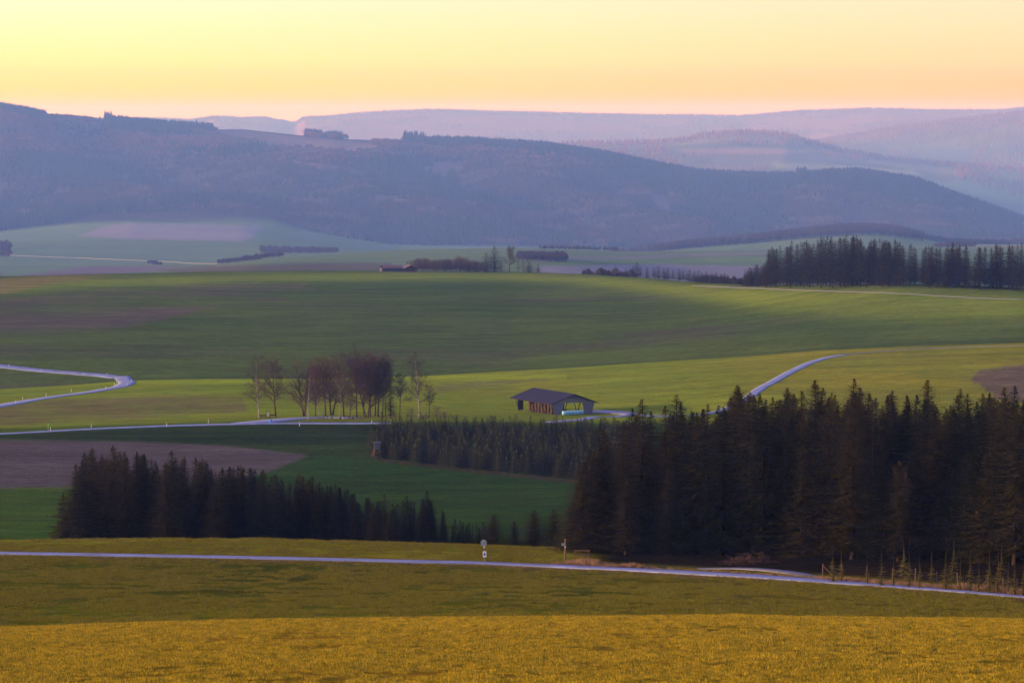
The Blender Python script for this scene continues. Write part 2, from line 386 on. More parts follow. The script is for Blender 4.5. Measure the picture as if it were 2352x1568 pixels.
lay(big * poly([(-900, 700), (0, 690), (200, 665), (420, 650), (700, 650), (740, 680), (520, 700), (330, 745), (200, 765), (0, 770), (-900, 780)], 1080, 2400, 6) * np.clip(.35 + .8 * fbm(XV / 60, YV / 90, 4, 66), 0, .8), (.085, .078, .055))
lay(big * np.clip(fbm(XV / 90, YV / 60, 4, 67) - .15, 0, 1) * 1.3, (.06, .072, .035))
lay(big * np.exp(-((YV / np.interp(PX, [q[0] for q in CREST_Y], [q[1] for q in CREST_Y]) - .94) / .05) ** 2) * .75, (.15, .24, .012))  # crest edge of the slope brightened, sunlight put into the green
lay(big * poly([(-400, 638), (0, 640), (120, 634), (260, 632), (140, 648), (0, 676), (-400, 700)], 1080, 2400, 2) * .8, (.15, .15, .035))
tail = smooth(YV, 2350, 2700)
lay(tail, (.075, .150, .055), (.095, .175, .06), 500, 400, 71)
fp = [([(-900, 612), (200, 610), (430, 612), (360, 622), (150, 637), (-900, 650)], (.12, .12, .12)), ([(360, 622), (440, 612), (700, 604), (900, 604), (900, 625), (420, 628)], (.09, .10, .05)),
      ([(1230, 600), (1400, 596), (1600, 590), (1760, 584), (1760, 578), (1500, 586), (1230, 592)], (.14, .17, .15)), ([(1230, 611), (1500, 606), (1760, 612), (1760, 650), (1230, 640)], (.15, .18, .19)),
      ([(1300, 600), (1500, 597), (1650, 592), (1760, 590), (1760, 600), (1500, 603), (1250, 610)], (.10, .20, .05)),
      ([(2205, 558), (2352, 553), (2600, 550), (2600, 575), (2352, 572), (2205, 570)], (.13, .19, .09)),
      ([(180, 542), (235, 522), (290, 513), (420, 515), (605, 520), (580, 545), (560, 554), (400, 551), (280, 548)], (.17, .19, .20)),
      ([(0, 585), (0, 640), (200, 612), (480, 605), (520, 590), (300, 575), (100, 570)], (.10, .19, .09))]
for p, k in fp: lay(poly(p, 2500, 8200, 1.0), k, tuple(v * .85 for v in k), 300, 200, 72)
mt = smooth(YV, 6750, 7000)
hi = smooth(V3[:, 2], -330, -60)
lay(mt, (.022, .028, .030), (.035, .032, .034), 300, 300, 73)
lay(mt * hi * .7, (.075, .040, .040), (.05, .035, .035), 260, 300, 79)  # upper slopes reddened: warm light on the heights mixed into the ground
clear = np.zeros(len(V3))
for p in ([(480, 296), (560, 296), (700, 315), (790, 322), (870, 335), (865, 350), (760, 347), (620, 336), (520, 318)], [(660, 366), (760, 380), (860, 398), (850, 404), (730, 388), (640, 371)], [(970, 385), (1000, 370), (1070, 372), (1060, 400), (960, 402)],
          [(280, 380), (310, 378), (380, 404), (370, 408)], [(1080, 355), (1230, 352), (1300, 365), (1150, 362)], [(1490, 448), (1530, 440), (1545, 490), (1500, 475)], [(860, 350), (960, 345), (1000, 352), (900, 358)],
          [(400, 420), (500, 424), (490, 428), (410, 426)], [(1330, 500), (1520, 486), (1530, 491), (1340, 506)], [(750, 440), (900, 450), (1000, 470), (880, 460)]):
    clear = np.maximum(clear, poly(p, 6600, 9800, 2.5))
clear = np.maximum(clear, 0)
lay(clear, (.11, .10, .10), (.09, .08, .07), 120, 120, 74)
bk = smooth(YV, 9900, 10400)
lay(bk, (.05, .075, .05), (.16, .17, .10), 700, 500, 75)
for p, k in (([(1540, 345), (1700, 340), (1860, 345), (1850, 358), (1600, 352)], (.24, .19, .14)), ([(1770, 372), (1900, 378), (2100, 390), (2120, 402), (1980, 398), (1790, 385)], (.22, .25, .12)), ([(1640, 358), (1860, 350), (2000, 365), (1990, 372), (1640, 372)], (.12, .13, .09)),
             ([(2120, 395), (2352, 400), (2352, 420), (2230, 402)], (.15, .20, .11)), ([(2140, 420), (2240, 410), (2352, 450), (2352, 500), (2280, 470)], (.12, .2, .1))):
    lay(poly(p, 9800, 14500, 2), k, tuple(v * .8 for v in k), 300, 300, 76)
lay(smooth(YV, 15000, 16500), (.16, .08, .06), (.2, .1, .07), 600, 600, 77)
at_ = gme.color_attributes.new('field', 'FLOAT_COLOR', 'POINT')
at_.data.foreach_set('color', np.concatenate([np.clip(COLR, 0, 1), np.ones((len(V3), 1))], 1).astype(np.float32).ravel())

gm = bpy.data.materials.new('ground'); gm.use_nodes = True
n = gm.node_tree.nodes; l = gm.node_tree.links; b = n['Principled BSDF']
b.inputs['Roughness'].default_value = 1.0; b.inputs['Specular IOR Level'].default_value = 0.0
ca = n.new('ShaderNodeVertexColor'); ca.layer_name = 'field'
tcx = n.new('ShaderNodeTexCoord')
def gnoise(scale, st, detail, lo, hi, rough=.6):
    mp = n.new('ShaderNodeMapping'); mp.inputs['Scale'].default_value = st; l.new(tcx.outputs['Object'], mp.inputs[0])
    no = n.new('ShaderNodeTexNoise'); no.inputs['Scale'].default_value = scale; no.inputs['Detail'].default_value = detail; no.inputs['Roughness'].default_value = rough
    l.new(mp.outputs[0], no.inputs['Vector'])
    mr = n.new('ShaderNodeMapRange'); mr.inputs[1].default_value = .3; mr.inputs[2].default_value = .7; mr.inputs[3].default_value = lo; mr.inputs[4].default_value = hi
    l.new(no.outputs[0], mr.inputs[0]); return mr.outputs[0], no.outputs[0]
f1, n1 = gnoise(2.2, (1, 1, .3), 6, .60, 1.40)
f2, n2 = gnoise(.30, (.6, 1.3, .2), 6, .74, 1.26, .65)
f3, n3 = gnoise(.02, (1, 1.6, .1), 6, .80, 1.20, .7)
f4, n4 = gnoise(.07, (.22, 1.5, .1), 5, .84, 1.16, .6)
m0 = n.new('ShaderNodeMath'); m0.operation = 'MULTIPLY'; l.new(f1, m0.inputs[0]); l.new(f4, m0.inputs[1])
m1 = n.new('ShaderNodeMath'); m1.operation = 'MULTIPLY'; l.new(m0.outputs[0], m1.inputs[0]); l.new(f2, m1.inputs[1])
m2 = n.new('ShaderNodeMath'); m2.operation = 'MULTIPLY'; l.new(m1.outputs[0], m2.inputs[0]); l.new(f3, m2.inputs[1])
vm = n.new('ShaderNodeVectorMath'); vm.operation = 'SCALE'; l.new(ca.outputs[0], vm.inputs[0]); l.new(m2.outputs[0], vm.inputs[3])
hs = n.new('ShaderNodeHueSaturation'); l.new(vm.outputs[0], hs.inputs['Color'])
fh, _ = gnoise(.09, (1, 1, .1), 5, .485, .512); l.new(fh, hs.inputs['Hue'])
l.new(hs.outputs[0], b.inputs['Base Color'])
bp = n.new('ShaderNodeBump'); bp.inputs['Strength'].default_value = .9; bp.inputs['Distance'].default_value = .16; l.new(n1, bp.inputs['Height'])
bp2 = n.new('ShaderNodeBump'); bp2.inputs['Strength'].default_value = .6; bp2.inputs['Distance'].default_value = .8; l.new(n2, bp2.inputs['Height']); l.new(bp.outputs[0], bp2.inputs['Normal'])
l.new(bp2.outputs[0], b.inputs['Normal'])
gme.materials.append(gm)

# ---------------------------------------------------------------- haze
zlo, zhi = float(Z.min()) - 1.5, float(Z[:, inner].max()) + 40
hb = MB(); hb.box((0, 18400, (zlo + zhi) / 2), (58000, 42400, zhi - zlo)); print('haze', zlo, zhi)
haze = hb.build('haze', [bpy.data.materials.new('haze')]); tag(haze, kind='stuff')
hm = haze.data.materials[0]; hm.use_nodes = True
hn = hm.node_tree.nodes; hn.remove(hn['Principled BSDF'])
pv = hn.new('ShaderNodeVolumePrincipled'); hm.node_tree.links.new(pv.outputs[0], hn['Material Output'].inputs['Volume'])
pv.inputs['Color'].default_value = (.150, .355, 1.0, 1)
pv.inputs['Density'].default_value = .000063
pv.inputs['Absorption Color'].default_value = (1, 1, 1, 1)
pv.inputs['Anisotropy'].default_value = 0.0

# ---------------------------------------------------------------- roads
M_road = mat('road_surface', (.135, .205, .345), rough=.8, var=.3, scale=.35, spec=.25)
M_track = mat('gravel_track', (.24, .27, .33), rough=.95, var=.2, scale=1.5, spec=.1)
M_dim = mat('worn_track', (.13, .16, .19), rough=.95, var=.2, scale=1.5, spec=.1)
def ribbon(name, pts, width, material, lift=.06, step=4.0, across=4, thick=.12, world_pts=None):
    P = world_pts or [hit(x, y, ymin=w) for x, y, w in pts]
    P = [p for p in P if p is not None]
    # catmull-rom through the surveyed points
    Q = []
    for i in range(len(P) - 1):
        p0 = P[max(i - 1, 0)]; p1 = P[i]; p2 = P[i + 1]; p3 = P[min(i + 2, len(P) - 1)]
        k = max(2, int((p2 - p1).length / step))
        for j in range(k):
            t = j / k
            Q.append(.5 * ((2 * p1) + (p2 - p0) * t + (2 * p0 - 5 * p1 + 4 * p2 - p3) * t * t + (3 * p1 - p0 - 3 * p2 + p3) * t ** 3))
    Q.append(P[-1]); m = MB(); base = None
    for i, q in enumerate(Q):
        t = Q[min(i + 1, len(Q) - 1)] - Q[max(i - 1, 0)]; nrm = Vector((-t.y, t.x, 0)).normalized()
        w = width(i / (len(Q) - 1)) if callable(width) else width
        ring = []
        for j in range(across + 1):
            p = q + nrm * w * (j / across - .5); ring.append([p.x, p.y, gz(p.x, p.y) + lift])
        e0 = list(ring[0]); e0[2] -= thick + lift; e1 = list(ring[-1]); e1[2] -= thick + lift
        ring = [e0] + ring + [e1]; b0 = len(m.v); m.v += [tuple(r) for r in ring]
        if base is not None:
            for j in range(len(ring) - 1):
                m.f.append((base + j, base + j + 1, b0 + j + 1, b0 + j)); m.m.append(0)
        base = b0
    me = m.mesh(name, material, True)
    if me.polygons[len(me.polygons) // 2].normal.z < 0: me.flip_normals()
    o = link(name, me); tag(o, kind='structure'); return o, Q
def W(x, Y): return at(x, Y)
near_pts = [W(x, float(np.interp(x, [q[0] for q in ROAD_Y], [q[1] for q in ROAD_Y]))) for x in (-700, -400, -100, 0, 200, 400, 600, 800, 1000, 1176, 1350, 1500, 1650, 1760, 1900, 2050, 2200, 2352, 2500, 2700)]
road1, q1 = ribbon('road', None, 3.9, M_road, lift=.08, world_pts=near_pts)
R2Y, R2P = KN[16]
pts2 = [W(x, float(np.interp(x, [q[0] for q in R2Y], [q[1] for q in R2Y]))) for x in (-700, -400, -100, 0, 100, 200, 300, 400, 500, 600, 700, 800, 870, 898)]
road2, q2 = ribbon('road', None, 5.0, M_road, lift=.10, world_pts=pts2, step=5)
road3, q3 = ribbon('road', [(-260, 985, 700), (-120, 953, 700), (0, 932, 700), (60, 921.5, 700), (110, 913.5, 700), (180, 904, 700), (240, 894.5, 700), (272, 889, 700), (288, 882, 700), (291, 876.5, 700), (284, 871, 700), (266, 866.5, 700), (235, 862, 700), (190, 858.5, 700), (140, 854.5, 700), (90, 850.5, 700), (40, 845, 700), (0, 840.5, 700), (-60, 834, 700), (-160, 824, 700)], 6.4, M_road, lift=.12, step=3)
lay1, q4 = ribbon('lay_by', [(566, 972.5, 700), (600, 968.5, 700), (640, 965, 700), (680, 961.5, 700), (720, 959.3, 700), (760, 958.6, 700), (795, 959.2, 700), (812, 961.5, 700)], lambda t: 9.5 - 3.5 * t, M_road, lift=.11, step=3)
drv, q5 = ribbon('gravel_drive', [(1358, 944.5, 780), (1380, 945.2, 780), (1405, 946.5, 780), (1432, 948.6, 780), (1456, 951, 780)], lambda t: 9 - 2.5 * t, M_track, lift=.10, step=3)
road4, q6 = ribbon('farm_road', [(1255, 971, 730), (1300, 966, 730), (1345, 962, 730), (1400, 957.5, 730), (1450, 953, 730), (1510, 955.5, 730), (1580, 955, 730), (1640, 947, 730), (1690, 930, 730), (1722, 910, 730), (1745, 893, 730), (1775, 877, 730), (1805, 860, 730), (1835, 845, 730), (1870, 830, 730), (1900, 821.5, 730), (1940, 814.5, 730)], 3.6, M_road, lift=.12, step=3)
road5, q7 = ribbon('farm_road', [(1936, 815.2, 730), (1990, 809.5, 730), (2050, 804.8, 730), (2120, 800.7, 730), (2200, 797.5, 730), (2290, 795, 730), (2380, 793.5, 730)], 1.8, M_dim, lift=.12, step=4)
trk, q8 = ribbon('gravel_track', None, 2.0, M_dim, lift=.07, step=2.5, world_pts=[W(x, y) for x, y in ((1600, 293), (1690, 292), (1760, 288.5), (1830, 282), (1885, 273.5))])
fpath, q9 = ribbon('field_track', [(1590, 656.2, 1200), (1620, 657.2, 1200), (1700, 661, 1200), (1800, 665, 1200), (1900, 668.5, 1200), (2000, 671.5, 1200), (2100, 676, 1200), (2200, 682, 1200), (2300, 686.5, 1200), (2400, 690, 1200)], 1.3, M_dim, lift=.2, step=12)
vroad, q10 = ribbon('valley_road', [(-60, 583, 3200), (0, 585, 3200), (100, 590, 3200), (200, 593.5, 3200), (300, 598, 3200), (400, 602, 3200), (500, 606.5, 3200)], 2.4, M_dim, lift=1.0, step=60)
# ---------------------------------------------------------------- tree kinds
M_bark = mat('spruce_bark', (.018, .013, .010), rough=.95, var=.3, scale=6, stretch=(1, 1, .2))
M_needle = mat('spruce_needles', (.036, .036, .007), rough=.9, var=.35, scale=.8, spec=.08, objvar=.22, col2=(.003, .0045, .0015), transl=.2)
M_needle2 = mat('spruce_needles_cool', (.009, .015, .005), rough=.9, var=.35, scale=.8, spec=.04, objvar=.2, col2=(.003, .005, .0025), transl=.15)
M_olive = mat('young_spruce_needles', (.055, .070, .014), rough=.9, var=.35, scale=1.2, spec=.05, objvar=.3, col2=(.014, .022, .007), transl=.2)
M_sap = mat('sapling_needles', (.12, .12, .022), rough=.9, var=.3, scale=1.2, spec=.05, objvar=.2, col2=(.035, .045, .012), transl=.2)
M_dead = mat('dead_wood', (.035, .032, .03), rough=.9, var=.2, scale=4)
M_birch = mat('birch_bark', (.24, .24, .26), rough=.7, var=.1, scale=2, col2=(.05, .05, .055), stretch=(1, 1, 3))
M_darkbark = mat('dark_bark', (.038, .028, .026), rough=.95, var=.3, scale=5)
M_twig = mat('bare_twigs', (.046, .040, .034), rough=.9, var=.2, scale=1, objvar=.15)
M_twigred = mat('reddish_twigs', (.058, .040, .034), rough=.9, var=.2, scale=1, objvar=.15)

def spruce_crown(seed, H=20.0, R=3.3, low=.05, shape=.80, gap=.46, nb=7, leader=.5, rag=.15, twigs=8, mats=None, tw=1.0, dead=False, lean=0.0):
    r = random.Random(seed); m = MB(); z = H * low
    V, Fc = m.v, m.f
    top = H - leader
    side = r.uniform(0, 6.28)
    while z < top:
        u = (z - H * low) / (H - H * low)
        rad = R * (1 - u) ** shape * (1 + .12 * math.sin(z * 1.9 + seed)) + .12
        if u < .12: rad *= .72 + 2.3 * u
        n = max(4, int(nb * (.6 + .6 * (1 - u)))); a0 = r.uniform(0, 6.28)
        for k in range(n):
            if r.random() < rag * .5: continue
            az = a0 + 6.283 * k / n + r.uniform(-.3, .3)
            Ln = rad * r.uniform(1 - rag * 1.6, 1.12)
            ca_, sa_ = math.cos(az), math.sin(az)
            zz = z + r.uniform(-.2, .2)
            droop = (.10 + .34 * (1 - u)) * r.uniform(.6, 1.3) - (.55 if u > .86 else .25 if u > .72 else 0)
            pts = []
            for s in range(5):
                t = s / 4; d = Ln * t
                pts.append((ca_ * d, sa_ * d, zz - droop * d * (1 - .35 * t) + .10 * Ln * t ** 3))
            for s in range(4):           # thin twig axis
                p, q = pts[s], pts[s + 1]; w = .05 * (1 - s / 5)
                b = len(V); V += [(p[0] - sa_ * w, p[1] + ca_ * w, p[2]), (p[0] + sa_ * w, p[1] - ca_ * w, p[2]), (q[0] + sa_ * w * .7, q[1] - ca_ * w * .7, q[2]), (q[0] - sa_ * w * .7, q[1] + ca_ * w * .7, q[2])]
                Fc.append((b, b + 1, b + 2, b + 3)); m.m.append(0)
            if dead: continue
            nt_ = max(3, int(twigs * (.45 + .55 * Ln / R)))
            for j in range(nt_):
                t = (j + .6 + r.uniform(-.3, .3)) / nt_; t = min(max(t, .12), 1)
                fs = t * 4; i0 = min(int(fs), 3); g = fs - i0; p, q = pts[i0], pts[i0 + 1]
                bx, by, bz = (p[i] + (q[i] - p[i]) * g for i in range(3))
                for sgn in (-1, 1):
                    l_ = (.26 + .20 * (1 - t)) * (.55 + .45 * Ln) * .62 * r.uniform(.6, 1.35) * tw
                    ang = az + sgn * r.uniform(.45, 1.15); dz = r.uniform(-.55, .12)
                    tx, ty, tz = bx + math.cos(ang) * l_, by + math.sin(ang) * l_, bz + dz * l_
                    w = l_ * .24
                    nx, ny = -math.sin(ang) * w, math.cos(ang) * w
                    mxp, myp, mzp = bx + (tx - bx) * .45, by + (ty - by) * .45, bz + (tz - bz) * .3 
                    b = len(V); V += [(bx, by, bz + .02), (mxp + nx, myp + ny, mzp - w * .5), (tx, ty, tz), (mxp - nx, myp - ny, mzp - w * .5)]
                    Fc.append((b, b + 1, b + 2, b + 3)); m.m.append(0)
        z += gap * r.uniform(.75, 1.25) * (.62 + .45 * (1 - u))
    # leader with short upright shoots
    for s in range(6):
        zz = top - .2 + s * leader * .22; a = r.uniform(0, 6.28)
        for k in range(4):
            a += 1.57; l_ = .42 * (1 - s / 8) * min(1, leader + .3)
            b = len(V); V += [(0, 0, zz), (math.cos(a) * l_ * .5 + .05, math.sin(a) * l_ * .5, zz + .12), (math.cos(a) * l_, math.sin(a) * l_, zz + .22), (math.cos(a) * l_ * .5 - .05, math.sin(a) * l_ * .5, zz + .02)]
            Fc.append((b, b + 1, b + 2, b + 3)); m.m.append(0)
    m.tube([(0, 0, top - 1.0), (0, 0, H + .1)], [.05, .02], 4)
    return m.mesh('spruce_crown', mats or [M_needle])
def spruce_trunk(H, r0, mt, n=7):
    m = MB(); pts = [(0, 0, -1.0)] + [(math.sin(k * 1.7) * .04, math.cos(k * 1.3) * .04, H * k / 6) for k in range(6)] + [(0, 0, H * .97)]
    m.tube(pts, [r0 * 1.35, r0 * 1.1] + [r0 * (1 - k / 6.2) for k in range(1, 6)] + [.02], n)
    return m.mesh('spruce_trunk', [mt], True)

CROWN = [spruce_crown(s, 20, R * 1.32, low, sh, .44, 9, .7, rg, 9, tw=1.12) for s, R, low, sh, rg in ((1, 3.1, .03, .70, .16), (2, 2.7, .05, .62, .22), (3, 3.5, .02, .85, .18), (4, 2.5, .08, .58, .28), (5, 3.0, .04, .75, .2), (6, 3.2, .10, .66, .25))]
CROWN_COOL = []
for me_ in CROWN[:3]:
    q = me_.copy(); q.name = 'spruce_crown'; q.materials.clear(); q.materials.append(M_needle2); CROWN_COOL.append(q)
TRUNK = spruce_trunk(20, .24, M_bark)
RAGGED = spruce_crown(31, 8, 3.6, .02, .78, .50, 8, .7, .3, 16, tw=1.5)
YOUNG = [spruce_crown(s, 8, R * 1.15, .03, .95, .40, 7, 1.0, .2, 6, tw=1.05, mats=[M_olive]) for s, R in ((41, 1.55), (42, 1.35), (43, 1.75))]
YOUNGC = []
for me_ in YOUNG:
    q = me_.copy(); q.name = 'young_spruce_crown'; q.materials.clear(); q.materials.append(M_needle2); YOUNGC.append(q)
YTRUNK = spruce_trunk(8, .09, M_bark, 5)
SAPL = [spruce_crown(s, 6, R * 1.45, .04, 1.0, .36, 7, 1.8, .3, 7, tw=1.1, mats=[M_sap]) for s, R in ((51, 1.5), (52, 1.2), (53, 1.7))]
DEADC = spruce_crown(61, 20, 1.9, .15, .7, .6, 6, .5, .3, 4, mats=[M_dead], dead=True)
DEADT = spruce_trunk(20, .17, M_dead, 5)
# one-mesh spruce for the far side of the valley
def join_far(cm, tm):
    me = bpy.data.meshes.new('spruce_tree'); v = [tuple(x.co) for x in cm.vertices]; f = [tuple(p.vertices) for p in cm.polygons]; k = len(v); nf = len(f)
    v += [tuple(x.co) for x in tm.vertices]; f += [tuple(i + k for i in p.vertices) for p in tm.polygons]
    me.from_pydata(v, [], f); me.materials.append(cm.materials[0]); me.materials.append(M_bark)
    me.polygons.foreach_set('material_index', [0] * nf + [1] * (len(f) - nf)); me.update(); return me
FARC = [spruce_crown(s, 20, R * 1.3, low, sh, .62, 8, .6, .2, 7, tw=1.45) for s, R, low, sh in ((71, 3.4, .12, .6), (72, 3.0, .2, .55), (73, 3.8, .08, .7), (74, 3.2, .25, .5))]

def bare_tree(seed, H=14.0, spread=4.5, stems=1, tr=.22, bark=M_darkbark, twig=M_twig, fork=.28, dens=1.0, arch=.0, lean=(0, 0)):
    """trunk mesh and crown (limbs and twigs) mesh of a leafless tree"""
    r = random.Random(seed); T = MB(); C_ = MB()
    def grow(p, d, ln, rad, lvl, up):
        n = 4 if lvl < 3 else 3; pts = [p]; q = p; dd = d.copy()
        for s in range(n):
            dd = (dd + Vector((r.gauss(0, .10), r.gauss(0, .10), r.gauss(0, .05) + up * (.10 if lvl > 0 else .03)))).normalized()
            q = q + dd * (ln / n); pts.append(q.copy())
        return pts, dd
    def sub(pts, ln, rad, lvl):
        if lvl == 4:
            return
        cnt = {0: 16, 1: 9, 2: 7, 3: 7}[lvl]; cnt = max(2, int(cnt * (dens if lvl > 1 else 1)))
        st = {0: fork, 1: .18, 2: .15, 3: .1}[lvl]
        for k in range(cnt):
            t = st + (1 - st) * ((k + r.random()) / cnt); t = min(t, .999)
            f_ = t * (len(pts) - 1); i = int(f_); g = f_ - i; p = pts[i].lerp(pts[i + 1], g)
            ax_ = (pts[i + 1] - pts[i]).normalized(); az = r.uniform(0, 6.283) if lvl else k * 2.4 + r.uniform(-.4, .4)
            perp = ax_.orthogonal().normalized(); perp.rotate(Matrix.Rotation(az, 3, ax_))
            ang = {0: r.uniform(.45, .95) + (.25 if t < .45 else 0), 1: r.uniform(.4, .9), 2: r.uniform(.4, 1.0), 3: r.uniform(.3, 1.0)}[lvl]
            d = (ax_ * math.cos(ang) + perp * math.sin(ang)).normalized()
            if lvl == 0: l2 = spread * r.uniform(.85, 1.25) * (1.15 - .62 * t)
            elif lvl == 1: l2 = ln * r.uniform(.40, .62) * (1.1 - .4 * t)
            elif lvl == 2: l2 = ln * r.uniform(.4, .7)
            else: l2 = ln * r.uniform(.4, .8)
            r2 = max(rad * (1 - .75 * t) * (.72 if lvl == 0 else .62), .014)
            if lvl == 3:
                e = p + d * l2 + Vector((0, 0, -arch * l2)); w = .014; s_ = d.orthogonal().normalized() * w
                b = len(C_.v); C_.v += [tuple(p - s_), tuple(p + s_), tuple(e)]; C_.f.append((b, b + 1, b + 2)); C_.m.append(1)
                continue
            up = .9 if lvl == 0 else .3
            q, _ = grow(p, d, l2, r2, lvl + 1, up - arch)
            rr = [r2 * (1 - .8 * s / (len(q) - 1)) for s in range(len(q))]
            C_.tube(q, rr, 5 if lvl == 0 else 3, 0 if lvl == 0 and bark is M_darkbark else 1, False)
            sub(q, l2, r2, lvl + 1)
    for s in range(stems):
        a = 6.283 * s / max(stems, 1) + r.uniform(-.3, .3); sp = .0 if stems == 1 else r.uniform(.10, .24)
        d = Vector((math.cos(a) * sp + lean[0], math.sin(a) * sp + lean[1], 1)).normalized()
        base = Vector((math.cos(a) * .18 * (stems > 1), math.sin(a) * .18 * (stems > 1), -.6)); Hs = H * (r.uniform(.82, 1.0) if stems > 1 else 1) / 1.06
        pts = [base]; q = base.copy(); dd = d.copy()
        for k in range(7):
            dd = (dd + Vector((r.gauss(0, .035), r.gauss(0, .035), .05 if stems > 1 else .02))).normalized(); q = q + dd * ((Hs + .6) / 7); pts.append(q.copy())
        R0 = tr * (1 if stems == 1 else .72)
        T.tube(pts, [R0 * (1.25 if k == 0 else 1) * (1 - .88 * k / 7) for k in range(8)], 7, 0, False)
        sub(pts, Hs, R0, 0)
    return T.mesh('trunk', [bark], True), C_.mesh('crown', [bark, twig])
BARE = [bare_tree(101, 14, 5.4, 1, .26), bare_tree(102, 14, 4.9, 2, .30, fork=.2, dens=.85), bare_tree(103, 14, 4.2, 3, .30, fork=.25, dens=.45), bare_tree(104, 14, 4.3, 1, .20, fork=.35), bare_tree(105, 14, 3.2, 1, .16, fork=.4, dens=.9)]
RED = bare_tree(111, 14, 4.8, 2, .27, fork=.22, dens=.72, twig=M_twigred)
BIRCH = [bare_tree(121, 14, 2.9, 1, .17, M_birch, M_twig, fork=.30, dens=.8, arch=.35), bare_tree(122, 14, 3.2, 1, .19, M_birch, M_twig, fork=.26, dens=.8, arch=.3, lean=(.08, 0)), bare_tree(123, 14, 2.4, 2, .15, M_birch, M_twigred, fork=.4, dens=.7, arch=.3)]
FARBARE = [bare_tree(131, 12, 3.6, 1, .2, M_darkbark, M_twigred, fork=.15, dens=.5), bare_tree(132, 12, 3.0, 2, .2, M_darkbark, M_twig, fork=.15, dens=.5)]

def tree(name, parts, base, h, h0, wide=1.0, rz=None, label=None, cat='tree', group=None, rx=0.0):
    s = h / h0
    o = empty(name, base, random.uniform(0, 6.28) if rz is None else rz, (s * wide, s * wide, s)); o.rotation_euler.x = rx
    tag(o, label, cat, group)
    for pn, me in parts: link(pn, me, o)
    return o

# right-hand spruce wood beside the road
def curve(p): return lambda x: float(np.interp(x, [q[0] for q in p], [q[1] for q in p]))
skyR = curve([(1340, 1010), (1372, 985), (1400, 985), (1430, 965), (1452, 925), (1475, 922), (1500, 935), (1530, 920), (1560, 910), (1600, 925), (1640, 905), (1680, 888), (1720, 890), (1760, 905), (1800, 890), (1840, 900), (1870, 878), (1915, 880), (1955, 876), (2000, 895), (2050, 888), (2090, 900), (2128, 880), (2160, 905), (2200, 890), (2260, 895), (2300, 888), (2352, 885), (2600, 880)])
rr = random.Random(5)
def spruce(base, h, label, group, cool=False, wide=None, k=None):
    k = rr.randrange(len(CROWN)) if k is None else k
    cm = CROWN_COOL[k % 3] if cool else CROWN[k]
    w = wide if wide is not None else rr.uniform(1.25, 1.8)
    return tree('spruce_tree', [('trunk', TRUNK), ('crown', cm)], base, h, 20.0, w, rr.uniform(0, 6.28), label, 'spruce tree', group)
GR = 'dark spruces of the wood beside the road'
lead = [(1338, 322, 1062, 1.55, 'broad low-branched spruce closing the left corner of the dark roadside wood'),
        (1376, 332, 978, 1.35, 'stout round-topped spruce standing out at the left end of the roadside wood'),
        (1306, 326, 1165, 1.5, 'short bushy spruce leaning out lowest at the left foot of the roadside wood'),
        (1474, 345, 918, 1.25, 'bushy-headed spruce rising alone just right of the gravel drive end'),
        (1552, 345, 906, 1.2, 'broad-headed spruce between the drive end and the blue farm road'),
        (1692, 345, 886, 1.15, 'tall thick spruce just left of where the farm road vanishes'),
        (1870, 340, 874, 1.2, 'tall bushy spruce just right of the farm road in the roadside wood'),
        (1957, 342, 870, .9, 'slim dark spruce with a spiky tip right of the farm road'),
        (2127, 330, 874, 1.3, 'thick ginger-lit spruce rising above the middle of the right wood'),
        (2200, 330, 893, .9, 'narrow spruce right of the tallest ginger-lit one in the wood')]
occ = []
for px, Y, pt, w, lb in lead:
    b = at(px, Y); h = ztop(px, pt, Y) - b.z; spruce(b, h, lb, None, False, w * (1.5 if px < 1400 else 1.3), 2 if w > 1.2 else 1); occ.append((b.x, b.y))
cnt = 0
for tr_ in range(6000):
    if cnt >= 106: break
    px = rr.uniform(1395, 2560); Yf = 318 - .045 * max(0, px - 1700) if px < 1900 else 309 - .055 * (px - 1900)
    Y = Yf + (rr.random() ** 1.5) * 78
    b = at(px, Y)
    if any((b.x - x) ** 2 + (b.y - y) ** 2 < 2.4 ** 2 for x, y in occ): continue
    back = (Y - Yf) / 78
    tp = skyR(px) + (rr.uniform(0, 70) if back > .25 else rr.uniform(15, 190)) * (1.0 if rr.random() < .8 else 1.4)
    occ.append((b.x, b.y)); h = ztop(px, tp, Y) - b.z
    front = back < .12
    spruce(b, h, 'dark spruce in the front edge of the roadside wood' if front else 'dark spruce crowded inside the wood beside the road', GR if not front else 'front row of the roadside wood', rr.random() < .25); cnt += 1
for px, Y, pt, lb in ((1765, 318, 930, 'pale grey bare-branched dead spruce at the wood edge below the farm road'), (2002, 316, 925, 'dead spruce with whitish whorls of twigs in the middle of the right wood'), (1620, 312, 1085, 'thin dead spruce with grey twigs at the left part of the dark wood'), (2250, 300, 1010, 'grey dead spruce behind the wire fence in the right wood')):
    Y += 8; b = at(px, Y); h = ztop(px, pt, Y) - b.z; tree('dead_spruce', [('trunk', DEADT), ('crown', DEADC)], b, h, 20, 1.0, None, lb, 'dead tree')
# bare understorey in front of the wood
for i, (px, Y, pt) in enumerate(((1545, 326, 1120), (1748, 324, 1130), (2060, 312, 1090))):
    b = at(px, Y); h = ztop(px, pt, Y) - b.z
    tree('bare_tree', [('trunk', BARE[3 + i % 2][0]), ('crown', BARE[3 + i % 2][1])], b, h, 14, .6, None, 'thin leafless tree standing against the dark front of the roadside wood', 'bare tree', 'leafless trees along the front of the roadside wood')

